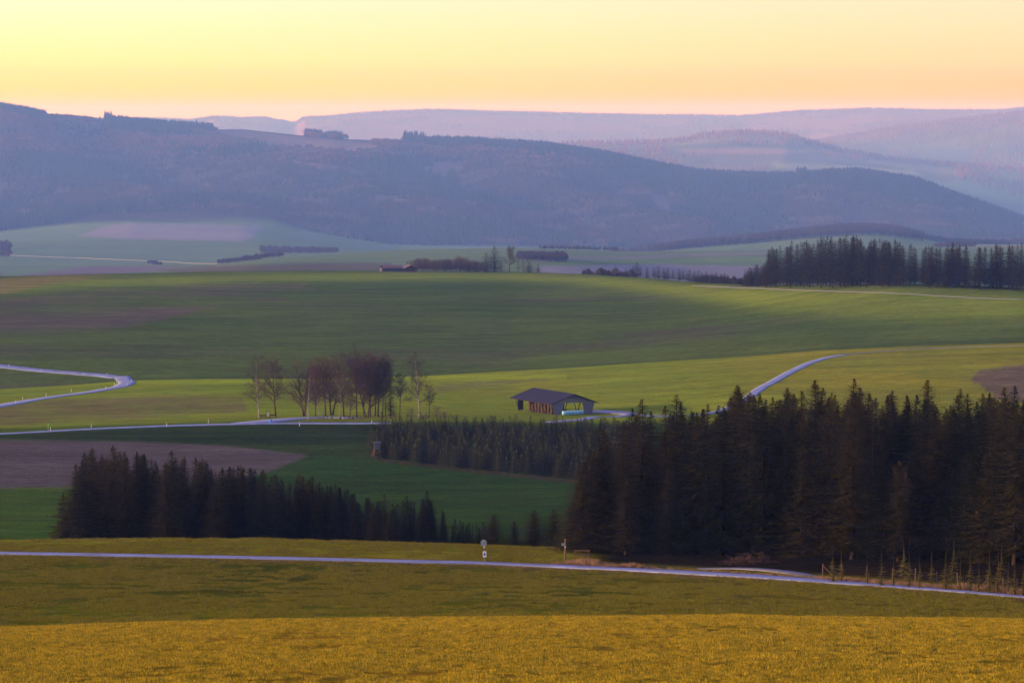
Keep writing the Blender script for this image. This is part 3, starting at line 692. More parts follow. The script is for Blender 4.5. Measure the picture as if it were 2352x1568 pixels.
# left spruce wood in the hollow behind the road
skyL = curve([(150, 1130), (172, 1065), (190, 1036), (212, 1030), (235, 1045), (262, 1026), (300, 1037), (322, 1034), (350, 1050), (395, 1036), (430, 1048), (470, 1048), (500, 1062), (560, 1058), (600, 1072), (640, 1080), (690, 1088), (715, 1092), (760, 1108), (790, 1112), (830, 1124), (862, 1140), (885, 1134), (910, 1150), (935, 1140), (980, 1130), (1010, 1160), (1050, 1176), (1090, 1172), (1133, 1184), (1160, 1200), (1180, 1196), (1200, 1190), (1225, 1172), (1250, 1186), (1275, 1172), (1300, 1176)])
GL = 'dark spruces of the wood in the hollow behind the road'
b = at(147, 346); tree('spruce_tree', [('trunk', YTRUNK), ('crown', RAGGED)], b, ztop(147, 1122, 350) - b.z, 8, 1.1, 1.0, 'ragged gappy spruce with long drooping boughs at the far left end of the hollow wood', 'spruce tree')
leadL = [(176, 360, 1064, 1.0, 'tall narrow spruce at the left edge of the hollow wood'), (214, 362, 1028, 1.1, 'first high spruce from the left in the hollow wood'), (263, 365, 1023, 1.15, 'highest twin-topped spruce of the hollow wood'), (397, 372, 1034, 1.15, 'broad spruce over the ploughed field in the hollow wood'),
         (687, 365, 1086, 1.1, 'pointed spruce left of the dip in the middle of the hollow wood'), (884, 365, 1133, .9, 'narrow pointed spruce with free sides in the hollow wood'), (935, 370, 1137, .95, 'left of two close pointed spruces below the hunting stand'), (981, 368, 1126, 1.2, 'right and higher of two close pointed spruces below the hunting stand'),
         (1134, 358, 1180, 1.25, 'small freestanding spruce just right of the round road sign'), (1181, 358, 1196, 1.2, 'smallest freestanding spruce between two others right of the round sign'), (1226, 362, 1170, 1.35, 'broad cone-shaped spruce left of the wooden post'), (1272, 364, 1168, 1.2, 'spruce right behind the wooden post')]
occ = []
for px, Y, pt, w, lb in leadL:
    b = at(px, Y); h = ztop(px, pt, Y) - b.z; spruce(b, h, lb, None, False, w * (2.5 if px > 1100 else 1.5), 1 if px > 600 else 0); occ.append((b.x, b.y))
cnt = 0
for tr_ in range(6000):
    if cnt >= 82: break
    px = rr.uniform(176, 1110); Y = 356 + (rr.random() ** 1.2) * 66
    if px > 850 and rr.random() < .5: continue
    b = at(px, Y)
    if any((b.x - x) ** 2 + (b.y - y) ** 2 < 2.0 ** 2 for x, y in occ): continue
    tp = skyL(px) + rr.uniform(4, 46); occ.append((b.x, b.y)); h = ztop(px, tp, Y) - b.z
    if h < 3: continue
    spruce(b, h, 'dark spruce packed among its neighbours in the hollow wood', GL, rr.random() < .25); cnt += 1

# the inner mass of both woods, behind the trees one can tell apart
def scatter_later(pts, name, label): LATER.append((pts, name, label))
LATER = []; mass = []
for i in range(380):
    px = rr.uniform(1385, 2560); Yf = 330 - .045 * max(0, px - 1700) if px < 1900 else 321 - .055 * (px - 1900)
    Y = Yf + 8 + rr.random() * 90; b = at(px, Y); h = ztop(px, skyR(px) + rr.uniform(10, 110), Y) - b.z
    if h > 5: mass.append((b, h / 20))
for i in range(26):
    px = rr.uniform(1302, 1400); Y = rr.uniform(326, 352); b = at(px, Y); h = ztop(px, float(np.interp(px, [1300, 1340, 1372, 1400], [1185, 1075, 1000, 1000])) + rr.uniform(5, 60), Y) - b.z
    if h > 3: mass.append((b, h / 20 * 1.1))
LATER.append((mass, 'spruce_wood', 'dark inner mass of the spruce wood beside the road')); mass = []
for i in range(150):
    px = rr.uniform(190, 860); Y = 366 + rr.random() * 62; b = at(px, Y); h = ztop(px, skyL(px) + rr.uniform(12, 60), Y) - b.z
    if h > 4: mass.append((b, h / 20 * 1.05))
for i in range(95):
    px = rr.uniform(700, 1130); Y = 362 + rr.random() * 50; b = at(px, Y); h = ztop(px, skyL(px) + rr.uniform(22, 60), Y) - b.z
    if h > 2: mass.append((b, h / 20 * 1.15))
LATER.append((mass, 'hollow_wood', 'dark inner mass of the spruce wood in the hollow'))
# young plantation below the barn
def inpl(px, Y):
    front = np.interp(px, [845, 870, 1100, 1300, 1440], [688, 672, 640, 618, 605]); return front < Y
occ = []; cnt = 0
GP = 'young spruces of the plantation below the barn'
edge = [(855, 700, 'young spruce at the left tip of the plantation behind the hunting stand'), (878, 745, 'young spruce at the upper left corner of the plantation by the road end')]
for px, Y, lb in edge:
    b = at(px, Y); tree('young_spruce', [('trunk', YTRUNK), ('crown', YOUNG[0])], b, 4.8, 8, 2.4, None, lb, 'young spruce'); occ.append((b.x, b.y))
more = []
for tr_ in range(30000):
    if cnt >= 760: break
    px = rr.uniform(852, 1450); Y = rr.uniform(600, 745)
    if not inpl(px, Y) or (px < 880 and Y > 725): continue
    b = at(px, Y)
    if any((b.x - x) ** 2 + (b.y - y) ** 2 < 1.9 ** 2 for x, y in occ): continue
    occ.append((b.x, b.y)); cnt += 1; h = rr.uniform(3.2, 4.4) * (1.0 - .10 * max(0, (Y - 680) / 65))
    
    if rr.random() > .34: more.append((b, h)); continue
    tree('young_spruce', [('trunk', YTRUNK), ('crown', (YOUNG if rr.random() < .5 else YOUNGC)[rr.randrange(3)])], b, h, 8, rr.uniform(2.2, 2.9), None, 'young dark spruce standing in the dense plantation below the barn', 'young spruce', GP)

# instanced masses (nobody could count them)
def scatter(name, protos, pts, label, seed=0, kind='stuff', rot_tilt=0.0):
    """one object: points carrying size, each drawn as a tree / tuft by geometry nodes"""
    P = np.array([[p[0], p[1], p[2]] for p, _ in pts], dtype=np.float32); S = np.array([s for _, s in pts], dtype=np.float32)
    me = bpy.data.meshes.new(name); me.vertices.add(len(P)); me.vertices.foreach_set('co', P.ravel())
    a = me.attributes.new('size', 'FLOAT', 'POINT'); a.data.foreach_set('value', S)
    rg = np.random.default_rng(seed); a = me.attributes.new('turn', 'FLOAT', 'POINT'); a.data.foreach_set('value', rg.uniform(0, 6.28, len(P)).astype(np.float32))
    a = me.attributes.new('pick', 'INT', 'POINT'); a.data.foreach_set('value', rg.integers(0, len(protos), len(P)).astype(np.int32))
    o = link(name, me); tag(o, label, None, None, kind)
    ng = bpy.data.node_groups.new(name, 'GeometryNodeTree')
    ng.interface.new_socket('Geometry', in_out='INPUT', socket_type='NodeSocketGeometry'); ng.interface.new_socket('Geometry', in_out='OUTPUT', socket_type='NodeSocketGeometry')
    n = ng.nodes; l = ng.links; gi = n.new('NodeGroupInput'); go = n.new('NodeGroupOutput')
    def attr(nm, ty):
        q = n.new('GeometryNodeInputNamedAttribute'); q.data_type = ty; q.inputs[0].default_value = nm; return q.outputs[0]
    jn = n.new('GeometryNodeJoinGeometry')
    tz = n.new('ShaderNodeCombineXYZ'); l.new(attr('turn', 'FLOAT'), tz.inputs[2])
    for i, pm in enumerate(protos):
        po = bpy.data.objects.new('prototype', pm)
        oi = n.new('GeometryNodeObjectInfo'); oi.inputs['Object'].default_value = po; oi.inputs['As Instance'].default_value = True
        ip_ = n.new('GeometryNodeInstanceOnPoints'); l.new(gi.outputs[0], ip_.inputs['Points']); l.new(oi.outputs['Geometry'], ip_.inputs['Instance'])
        cmp_ = n.new('FunctionNodeCompare'); cmp_.data_type = 'INT'; cmp_.operation = 'EQUAL'; l.new(attr('pick', 'INT'), cmp_.inputs[2]); cmp_.inputs[3].default_value = i
        l.new(cmp_.outputs[0], ip_.inputs['Selection']); l.new(tz.outputs[0], ip_.inputs['Rotation']); l.new(attr('size', 'FLOAT'), ip_.inputs['Scale'])
        l.new(ip_.outputs[0], jn.inputs[0])
    l.new(jn.outputs[0], go.inputs[0])
    mo = o.modifiers.new('scatter', 'NODES'); mo.node_group = ng
    return o
def wide_(cm, tm, k):
    q = join_far(cm, tm); q.transform(Matrix.Diagonal((k, k, 1, 1))); return q
WIDE = []
for me_ in (CROWN[0], CROWN[2], CROWN_COOL[1]):
    q = join_far(me_, TRUNK); q.transform(Matrix.Diagonal((1.25, 1.25, 1, 1))); WIDE.append(q)
for p_, n_, l_ in LATER: scatter(n_, WIDE, p_, l_)
scatter('young_spruces', [*[wide_(m_, YTRUNK, 2.2) for m_ in (YOUNG[0], YOUNG[2], YOUNGC[1])]], [(b, h / 8 * 1.1) for b, h in more], 'mass of young spruces filling the plantation below the barn')

# spruce stand on the crest at the right, small spruces left of it
skyT = curve([(1700, 640), (1708, 622), (1725, 610), (1745, 606), (1762, 604), (1764, 572), (1790, 562), (1800, 575), (1812, 560), (1840, 556), (1870, 558), (1886, 548), (1920, 547), (1960, 545), (2000, 556), (2020, 550), (2060, 558), (2100, 566), (2140, 568), (2180, 562), (2222, 568), (2236, 600), (2242, 570), (2262, 566), (2300, 566), (2400, 560)])
GT = 'spruces of the stand on the far meadow crest'
back_ = []
crestY0 = lambda px: float(np.interp(px, [q[0] for q in CREST_Y], [q[1] for q in CREST_Y]))
occ = []; cnt = 0
for tr_ in range(5000):
    if cnt >= 190: break
    px = rr.uniform(1702, 2440); back = rr.random() ** 1.2
    if 2228 < px < 2243: continue
    Y = float(np.interp(px, [q[0] for q in CREST_Y], [q[1] for q in CREST_Y])) * .992 + back * 55
    b = at(px, Y)
    if any((b.x - x) ** 2 + (b.y - y) ** 2 < 3.3 ** 2 for x, y in occ): continue
    tp = skyT(px) + rr.uniform(-2, 12 + 10 * (back < .3)) 
    if px < 1765: tp = skyT(px) + rr.uniform(-1, 8)
    h = ztop(px, tp, Y) - b.z
    if h < 2: continue
    occ.append((b.x, b.y)); cnt += 1
    if back > .26: back_.append((b, h)); continue
    tree('spruce_tree', [('trunk', TRUNK), ('crown', FARC[rr.randrange(4)])], b, h, 20, rr.uniform(1.35, 1.85), None, 'dark spruce in the tall stand on the far meadow crest', 'spruce tree', GT)
for i in range(60):
    px = 1702 + 64 * rr.random() if i < 34 else rr.uniform(1765, 2225); Y = crestY0(px) * .994 + rr.random() * 40; b = at(px, Y); back_.append((b, max(2, ztop(px, skyT(px) + rr.uniform(3, 14), Y) - b.z)))
scatter('spruce_stand', [join_far(FARC[0], TRUNK), join_far(FARC[2], TRUNK)], [(b, h / 20 * 1.05) for b, h in back_], 'inner mass of the tall spruce stand on the far meadow crest')
b = at(2238, 1398); tree('spruce_tree', [('trunk', TRUNK), ('crown', FARC[2])], b, ztop(2238, 588, 1398) - b.z, 20, 1.1, None, 'shorter pointed spruce filling the gap between the two far crest stands', 'spruce tree')
crestY = lambda px: float(np.interp(px, [q[0] for q in CREST_Y], [q[1] for q in CREST_Y]))
for px, pt, f_, lb in ((1136, 566, 1.0, 'tallest lone spruce on the middle of the far crest'), (1117, 580, 1.0, 'second spruce just left of the tallest lone one on the crest'), (1215, 596, 1.0, 'small forked spruce at the right end of the crest copse'), (1236, 606, 1.02, 'low round spruce at the very right end of the crest copse'),
                   (1076, 600, 1.0, 'small dark spruce in front of the purple crest wood'), (1092, 606, 1.0, 'lowest dark spruce right of the purple crest wood')):
    Y = crestY(px) * .995 * f_; b = at(px, Y); tree('spruce_tree', [('trunk', TRUNK), ('crown', FARC[2])], b, ztop(px, pt, Y) - b.z, 20, 2.5, None, lb, 'spruce tree')
for i, (px, pt) in enumerate(((1437, 616), (1454, 610), (1463, 602), (1470, 612), (1486, 614), (1502, 613), (1512, 611), (1524, 616), (1534, 615), (1546, 619), (1560, 616), (1569, 620), (1584, 618), (1596, 622), (1604, 620), (1612, 624), (1622, 622), (1634, 626), (1645, 624), (1655, 628), (1664, 626), (1671, 630), (1528, 622), (1578, 624), (1592, 626), (1640, 630))):
    Y = crestY(px) * 1.05; b = at(px, Y); h = ztop(px, pt, Y) - b.z
    tree('spruce_tree', [('trunk', TRUNK), ('crown', FARC[i % 2])], b, h, 20, 2.0, None, 'small spruce in the row dipping behind the far crest' if pt != 602 else 'highest pointed spruce of the row dipping behind the crest', 'spruce tree', 'row of small spruces behind the far crest' if pt != 602 else None)
# purple leafless wood, bare trees on the crest
for i in range(64):
    px = 946 + 168 * (i + rr.random() * .8) / 64; Y = crestY(px) * rr.uniform(1.0, 1.03); b = at(px, Y)
    pt = np.interp(px, [948, 975, 1010, 1060, 1090, 1120], [594, 594, 598, 590, 600, 604]) + rr.uniform(-2, 5)
    T_, C_ = FARBARE[rr.randrange(2)]; tree('bare_tree', [('trunk', T_), ('crown', C_)], b, max(4, ztop(px, pt, Y) - b.z), 12, 1.9, None, 'leafless purple-brown tree in the wood beside the far shed', 'bare tree', 'leafless trees of the purple wood beside the far shed')
for px, pt, w, lb in ((1170, 571, 1.0, 'tall leafless tree with rounded crown right of the lone crest spruces'), (1150, 598, 1.0, 'short leafless tree between the spruces and the rounded bare tree'), (1190, 594, 1.0, 'short leafless tree right of the rounded bare tree on the crest'), (1203, 598, 1.0, 'leafless bush-like tree left of the forked crest spruce'), (935, 600, .9, 'small leafless tree rising behind the far shed roof'), (878, 613, 1.6, 'low reddish leafless bush left of the far shed')):
    Y = crestY(px) * 1.0; b = at(px, Y); T_, C_ = (BARE[0] if pt == 571 else FARBARE[0]); tree('bare_tree', [('trunk', T_), ('crown', C_)], b, ztop(px, pt, Y) - b.z, 14 if pt == 571 else 12, w, None, lb, 'bare tree')

# the copse at the lay-by
LY = 771
def cop(px, by, pt, kind, wide, lb, rz=None):
    b = hit(px, by, 700); h = ztop(px, pt, b.y) - b.z
    nm = 'birch_tree' if kind in BIRCH else 'bare_tree'
    tree(nm, [('trunk', kind[0]), ('crown', kind[1])], b, h, 14.0, wide, rz, lb, 'birch tree' if nm == 'birch_tree' else 'bare tree')
cop(596, 960, 822, BIRCH[1], 1.0, 'white-barked birch with drooping twigs at the left end of the lay-by copse', 2.9)
cop(634, 957, 838, BARE[0], 1.0, 'round-crowned leafless tree beside the information board')
cop(698, 955, 836, BARE[1], 1.15, 'wide two-stemmed leafless tree third from the left in the copse')
cop(708, 966, 842, BIRCH[0], .8, 'slender white birch on the grass island in front of the two-stemmed tree')
cop(737, 964, 858, BIRCH[2], .9, 'forked white birch beside the left picnic set')
cop(724, 957, 838, RED, .8, 'leafless tree with reddish twigs in the lay-by copse')
cop(761, 953, 822, BARE[2], 1.1, 'large leafless tree splitting into three stems near the ground')
cop(779, 963, 846, BIRCH[1], .7, 'birch with a pale crooked stem between the two picnic sets', 1.2)
cop(790, 958, 828, BARE[3], 1.25, 'straight leafless tree behind the crooked birch')
cop(803, 961, 898, BARE[0], .9, 'smallest leafless tree, beside the right picnic set')
cop(819, 960, 828, BARE[3], 1.1, 'tall leafless tree at the left side of the dense middle of the copse')
cop(836, 955, 824, BARE[4], 1.3, 'leafless tree leaning slightly left of the thickest trunk')
cop(842, 959, 814, BARE[1], 1.0, 'thickest and highest leafless tree in the middle of the copse')
cop(861, 956, 824, BARE[3], 1.1, 'leafless tree right behind the thickest trunk')
cop(867, 957, 826, BARE[0], 1.0, 'branchy leafless tree left of the dark narrow spruce')
cop(878, 958, 832, BARE[4], 1.1, 'thin-stemmed leafless tree next to the dark narrow spruce')
cop(886, 958, 838, BARE[4], 1.1, 'thin-stemmed leafless tree touching the dark narrow spruce')
cop(918, 958, 862, BARE[4], 1.3, 'thin leafless tree right of the dark narrow spruce')
cop(964, 961, 818, BIRCH[0], 1.35, 'tall freestanding white-barked birch at the right end of the copse')
cop(985, 959, 885, BARE[4], 1.2, 'small leafless tree right of the tall freestanding birch')
cop(748, 955, 832, BARE[3], 1.15, 'leafless tree left of the three-stemmed one')
cop(851, 957, 820, BARE[1], .75, 'two-stemmed leafless tree crowded against the thickest trunk')
b = hit(897, 961, 700); tree('spruce_tree', [('trunk', TRUNK), ('crown', CROWN[3])], b, ztop(897, 844, b.y) - b.z, 20, 1.0, None, 'dark narrow spruce among the leafless trees of the lay-by copse', 'spruce tree')
for i, (px, by, hh, lb) in enumerate(((945, 962, 3.0, 'low leafless bush left of the freestanding birch'), (975, 966, 2.6, 'low leafless bush under the freestanding birch'), (1003, 962, 3.6, 'largest round leafless bush right of the freestanding birch'), (1022, 964, 2.4, 'low leafless bush nearest the barn meadow'), (905, 966, 2.5, 'low leafless bush at the foot of the dark narrow spruce'), (1045, 966, 2.0, 'lowest leafless bush at the plantation edge'))):
    b = hit(px, by, 700); T_, C_ = FARBARE[i % 2]; tree('bush', [('trunk', T_), ('crown', C_)], b, hh, 12, 2.6, None, lb, 'bush')

# young trees behind the wire fence
for i, (px, Y, h, w, lb) in enumerate(((1913, 268, 3.8, 1.1, 'tallest sapling with a long bare leader behind the braced fence post'), (1932, 270, 3.2, 1.2, None), (1992, 266, 2.6, 1.1, 'small dark sapling behind the third fence post'), (2025, 262, 3.4, 1.3, 'full young spruce between the third and fourth fence posts'), (2052, 262, 3.1, 1.1, None), (2088, 260, 3.6, 1.1, None), (2112, 259, 3.0, 1.1, None), (2140, 262, 3.5, 1.2, None), (2172, 257, 3.8, 1.4, 'broad young spruce behind the fence, left of the crossed braces'), (2205, 256, 2.6, 1.1, None), (2228, 255, 3.9, 1.1, None), (2248, 254, 3.0, 1.1, None), (2272, 253, 3.9, 1.3, None), (2292, 252, 3.8, 1.1, None), (2316, 252, 3.2, 1.2, None), (2330, 249, 3.6, 1.1, None), (2350, 249, 3.2, 1.2, None), (2075, 270, 4.2, 1.3, None), (2190, 268, 4.2, 1.3, None), (2300, 262, 4.2, 1.3, None))):
    b = at(px, Y); tree('young_spruce', [('trunk', YTRUNK), ('crown', SAPL[i % 3])], b, h, 6, w * 1.4, None, lb or 'young spruce with a long thin leader behind the wire fence', 'young spruce', None if lb else 'young spruces behind the wire fence').children[0].scale = (.4, .4, .74)
# ---------------------------------------------------------------- distant woods
def cone_tree(name, H, R, m_, seed, n=6, tiers=3):
    r = random.Random(seed); m = MB()
    for t in range(tiers):
        z0 = H * (.08 + .30 * t); z1 = min(H, z0 + H * .48) if t < tiers - 1 else H; rad = R * (1 - .30 * t)
        b = len(m.v)
        for k in range(n):
            a = 6.283 * k / n + t * .5; q = rad * r.uniform(.7, 1.2); m.v.append((math.cos(a) * q, math.sin(a) * q, z0 + r.uniform(-.3, .3)))
        m.v.append((r.uniform(-.2, .2), r.uniform(-.2, .2), z1))
        for k in range(n): m.f.append((b + k, b + (k + 1) % n, b + n)); m.m.append(0)
    return m.mesh(name, [m_])
def blob_tree(name, H, R, m_, seed):
    r = random.Random(seed); m = MB()
    for k in range(46):                     # loose upright twig fans over a rounded crown
        a = r.uniform(0, 6.283); u = r.uniform(0, 1); rad = R * math.sqrt(u) ; z0 = H * (.25 + .3 * r.random()); z1 = H * (1.0 - .38 * u) * r.uniform(.85, 1.05)
        x, y = math.cos(a) * rad, math.sin(a) * rad; w = r.uniform(.25, .6); a2 = r.uniform(0, 3.14)
        m.add([(x * .5, y * .5, z0), (x + math.cos(a2) * w, y + math.sin(a2) * w, z0 + (z1 - z0) * .7), (x * 1.05, y * 1.05, z1), (x - math.cos(a2) * w, y - math.sin(a2) * w, z0 + (z1 - z0) * .6)], [(0, 1, 2, 3)])
    m.tube([(0, 0, 0), (0, 0, H * .6)], [.3, .12], 3, 0, False)
    return m.mesh(name, [m_])
M_fc = mat('far_conifer', (.012, .022, .022), rough=.95, var=.3, scale=.02, spec=.05, objvar=.25)
M_fd = mat('far_leafless', (.036, .032, .038), rough=.95, var=.25, scale=.02, spec=.05, objvar=.25)
M_fl = mat('far_larch', (.07, .065, .07), rough=.95, var=.2, scale=.02, spec=.05, objvar=.2)
fc = [cone_tree('far_conifer', 24, 4.0, M_fc, 1), cone_tree('far_conifer', 27, 3.6, M_fc, 2)]
fd = [blob_tree('far_leafless_tree', 20, 6.5, M_fd, 3), blob_tree('far_leafless_tree', 18, 6.0, M_fd, 4)]
fl = [blob_tree('far_larch', 22, 4.0, M_fl, 6)]
Zg = verts[:, 2].reshape(nr, ncl)
lr = np.log(rows)
def zgrid(x, y):
    """fast bilinear height for thousands of points"""
    a = x / y; i = np.clip(np.searchsorted(rows, y) - 1, 0, nr - 2); j = np.clip(np.searchsorted(cols, a) - 1, 0, ncl - 2)
    t = (y - rows[i]) / (rows[i + 1] - rows[i]); u = (a - cols[j]) / (cols[j + 1] - cols[j])
    return (Zg[i, j] * (1 - t) + Zg[i + 1, j] * t) * (1 - u) + (Zg[i, j + 1] * (1 - t) + Zg[i + 1, j + 1] * t) * u
CLR = clear.reshape(nr, ncl)
def mgrid(A, x, y):
    i = np.clip(np.searchsorted(rows, y), 0, nr - 1); j = np.clip(np.searchsorted(cols, x / y), 0, ncl - 1); return A[i, j]
def pxof(x, y, z): return CX + F * x / (y * CT - z * ST), CY - F * (y * ST + z * CT) / (y * CT - z * ST)
g = np.random.default_rng(3)
def region(n, y0, y1, pxa=-60, pxb=2412):
    y0, y1 = float(SW(y0)), float(SW(y1)); y = np.sqrt(g.uniform(y0 * y0, y1 * y1, n)); x = (g.uniform(pxa, pxb, n) - CX) / F * y
    z = zgrid(x, y); return x, y, z
def pts_of(x, y, z, s): return [((a, b_, c_ - .4), d_) for a, b_, c_, d_ in zip(x, y, z, s)]
# mountain side
x, y, z = region(150000, 6750, 9900)
px, pyy = pxof(x, y, z)
footY = np.interp(px, [-100, 0, 230, 600, 760, 900, 1176, 2400], [6700, 6750, 7150, 6950, 6800, 6650, 6500, 6500])
footY = SW(footY)
keep = (y > footY) & (mgrid(CLR, x, y) < .35)
# treeless stretches along the skyline
ridY = SW(np.interp(px, [0, 1100, 1600, 2000, 2400], [9200, 8900, 8500, 8200, 8200]))
nearR = np.abs(y - ridY) < 560
bareR = nearR & (((px > 100) & (px < 238)) | ((px > 495) & (px < 700)) | ((px > 800) & (px < 925)))
keep &= ~bareR
cn = -.25 * smooth(z, -290, -90) + fbm(x / 420, y / 500, 4, 101) + .25 * fbm(x / 60, y / 60, 2, 102)
con = (cn > .10) | (nearR & (cn > -.35))
x, y, z, px, con, nearR = (q[keep] for q in (x, y, z, px, con, nearR))
sz = g.uniform(.9, 1.6, len(x)) * np.where(nearR & (px < 100), .8, 1)
scatter('far_conifer_forest', fc, pts_of(x[con], y[con], z[con], sz[con]), 'dark conifer forest over the blue mountain side', 1)
lar = (~con) & (fbm(x / 150, y / 150, 2, 103) > .35)
dd_ = (~con) & ~lar
M_fr = mat('far_leafless_warm_light', (.10, .055, .052), rough=.95, var=.25, scale=.02, spec=.05, objvar=.25)  # bare beech red, pushed further to carry warm light on the heights
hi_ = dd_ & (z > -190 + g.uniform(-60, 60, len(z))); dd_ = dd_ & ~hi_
scatter('ridge_leafless_forest', [blob_tree('ridge_tree', 20, 6.5, M_fr, 8), blob_tree('ridge_tree', 18, 6.0, M_fr, 9)], pts_of(x[hi_], y[hi_], z[hi_], sz[hi_]), 'reddish leafless forest along the upper mountain slopes, warm evening light painted in', 12)
scatter('far_leafless_forest', fd, pts_of(x[dd_], y[dd_], z[dd_], sz[dd_]), 'leafless purple-brown forest over the blue mountain side', 2)
scatter('far_larch_forest', fl, pts_of(x[lar], y[lar], z[lar], sz[lar]), 'pale larch patches in the mountain forest', 3)
# tall blocks of spruce that break the skyline
ex = []
def block(xa, xb, n, s0, s1, depth=260, bias=0):
    q = g.uniform(xa, xb, n); yy = np.interp(q, [-800, 0, 1100, 1600, 2000, 2500], [9400, 9200, 8900, 8500, 8200, 8200]) + g.uniform(-depth, 20, n) + bias; yy = SW(yy)
    xx = (q - CX) / F * yy * 1.0; zz = zgrid(xx, yy); ss = g.uniform(s0, s1, n) * 1.5
    ex.extend(pts_of(xx, yy, zz, ss))
block(243, 492, 900, .55, .9); block(243, 492, 90, .9, 1.25); block(243, 262, 60, 1.1, 1.45); block(928, 975, 120, .9, 1.5); block(975, 1150, 500, .6, .95); block(975, 1150, 50, .9, 1.2)
block(0, 110, 600, .6, .9); block(700, 800, 300, .10, .2); block(1828, 1850, 120, 1.2, 1.6); block(1850, 2352, 2200, .8, 1.15); block(1250, 1560, 1200, .6, .85)
rY = float(SW(9150))
for qx, s_ in ((191, .8), (232, 1.2), (214, .6)): ex.append(((((qx - CX) / F * rY), rY, float(zgrid(np.array([(qx - CX) / F * rY]), np.array([rY]))[0])), s_))
scatter('skyline_conifers', fc, ex, 'tall conifers standing along the mountain skyline', 4)
# ranges behind
x, y, z = region(90000, 10400, 23000)
px, pyy = pxof(x, y, z); xk, yk = x, y; y = IW(y)
wood = (np.abs(y - 12900) < 450) & (fbm(x / 500, y / 500, 3, 111) > -.55)
wood |= (np.abs(y - 16200) < 700) | (np.abs(y - 21500) < 700) | ((y < 12500) & (fbm(x / 300, y / 200, 3, 112) > .18)) | ((y > 14500) & (fbm(x / 600, y / 600, 3, 113) > .1))
wood |= (np.abs(y - 11700) < 200) & (px > 2190)
open_ = ((px > 1540) & (px < 1880) & (pyy > 343) & (pyy < 360)) | ((px > 1765) & (px < 2130) & (pyy > 370) & (pyy < 405) & (y < 12600))
wood &= ~open_
x, y, z = xk[wood], yk[wood], z[wood]
M_fm = mat('distant_tree', (.11, .055, .042), rough=.95, var=.25, scale=.02, spec=.05)
scatter('distant_forest', [cone_tree('far_conifer', 24, 4.0, M_fm, 1), cone_tree('far_conifer', 27, 3.6, M_fm, 2)], pts_of(x, y, z, g.uniform(1.0, 1.7, len(x))), 'hazy forest on the far mountain ranges', 5)
# valley woods and hedges
vp = []
def patch(n, xa, xb, ya, yb, s0=.45, s1=.8, top=None):
    q = g.uniform(xa, xb, n); yy = SW(g.uniform(ya, yb, n)); xx = (q - CX) / F * yy; zz = zgrid(xx, yy)
    if top is None: vp.extend(pts_of(xx, yy, zz, g.uniform(s0, s1, n) * float(yy[0] / IW(yy[0]))))
    return xx, yy, zz
patch(500, 598, 775, 4900, 5250, .3, .6); patch(260, 500, 600, 3900, 4060, .25, .42); patch(110, 560, 650, 4050, 4150, .3, .5); patch(60, -20, 25, 4600, 5400, .6, 1.1)
patch(40, 340, 372, 4080, 4140, .2, .3); patch(3600, 1490, 2120, 5250, 5750, .7, .9); patch(2500, 1400, 2352, 5750, 6400, .6, .9); patch(500, 2080, 2400, 5600, 5900, .5, .7)
patch(120, 1240, 1420, 4300, 4380, .25, .45); patch(380, 1190, 1300, 3250, 3400, .4, .6); patch(200, 2150, 2240, 4500, 4700, .4, .6)
scatter('valley_woods', fd, vp, 'hazy copses and hedges on the valley fields', 6)
hp = []
for xa, xb, n_, f1_, f2_ in ((1340, 1460, 60, 1.1, 1.16), (1600, 1705, 70, 1.1, 1.2)):
    for i in range(n_):
        qx = g.uniform(xa, xb); Y = crestY(qx) * g.uniform(f1_, f2_); b = at(qx, Y); hp.append((b, g.uniform(.3, .5)))
scatter('far_hedge', fd, hp, 'leafless hedge half hidden behind the far crest', 7)

# ---------------------------------------------------------------- grass
def tuft(name, m_, h, w, nb, seed, spread=.12, lean=.5):
    r = random.Random(seed); m = MB()
    for k in range(nb):
        a = r.uniform(0, 6.28); rr_ = spread * math.sqrt(r.random()); bx, by = math.cos(a) * rr_, math.sin(a) * rr_
        ln = r.uniform(.1, lean); d = r.uniform(0, 6.28); hh = h * r.uniform(.5, 1.15); c_, s_ = math.cos(d), math.sin(d)
        m.add([(bx - s_ * w, by + c_ * w, -.03), (bx + s_ * w, by - c_ * w, -.03), (bx + c_ * ln * hh * .5 + s_ * w * .7, by + s_ * ln * hh * .5 - c_ * w * .7, hh * .6), (bx + c_ * ln * hh * 1.1, by + s_ * ln * hh * 1.1, hh)], [(0, 1, 2), (0, 2, 3)])
    return m.mesh(name, [m_])
M_g1 = mat('grass_gold', (.37, .315, .010), rough=.75, var=.3, scale=.7, spec=.25, col2=(.24, .20, .012), transl=.3, objvar=.25)
M_g2 = mat('grass_green', (.16, .155, .010), rough=.8, var=.25, scale=.7, spec=.1, col2=(.05, .075, .01), transl=.3, objvar=.25)
M_g3 = mat('dry_grass', (.20, .15, .09), rough=.85, var=.2, scale=2, spec=.1, transl=.25, objvar=.2)
tg = [tuft('tuft', M_g1, .085, .006, 12, 1), tuft('tuft', M_g1, .065, .006, 12, 2, .16), tuft('tuft', M_g2, .08, .006, 12, 3)]
n_ = 330000
y = np.sqrt(g.uniform(60 ** 2, 172 ** 2, n_)); x = g.uniform(-.27, .27, n_) * y
dn = fbm(x / .9, y / 1.4, 3, 201) + .6 * fbm(x / 5, y / 7, 2, 202)
k = (dn > -.36 + g.uniform(-.2, .2, n_)); x, y = x[k], y[k]; z = zgrid(x, y); s = g.uniform(.6, 1.5, len(x)) * (1 + .5 * np.clip(dn[k], -.5, 1))
scatter('meadow_grass', tg, [((a, b_, c_), d_) for a, b_, c_, d_ in zip(x, y, z, s)], 'short golden winter grass of the near meadow', 11)
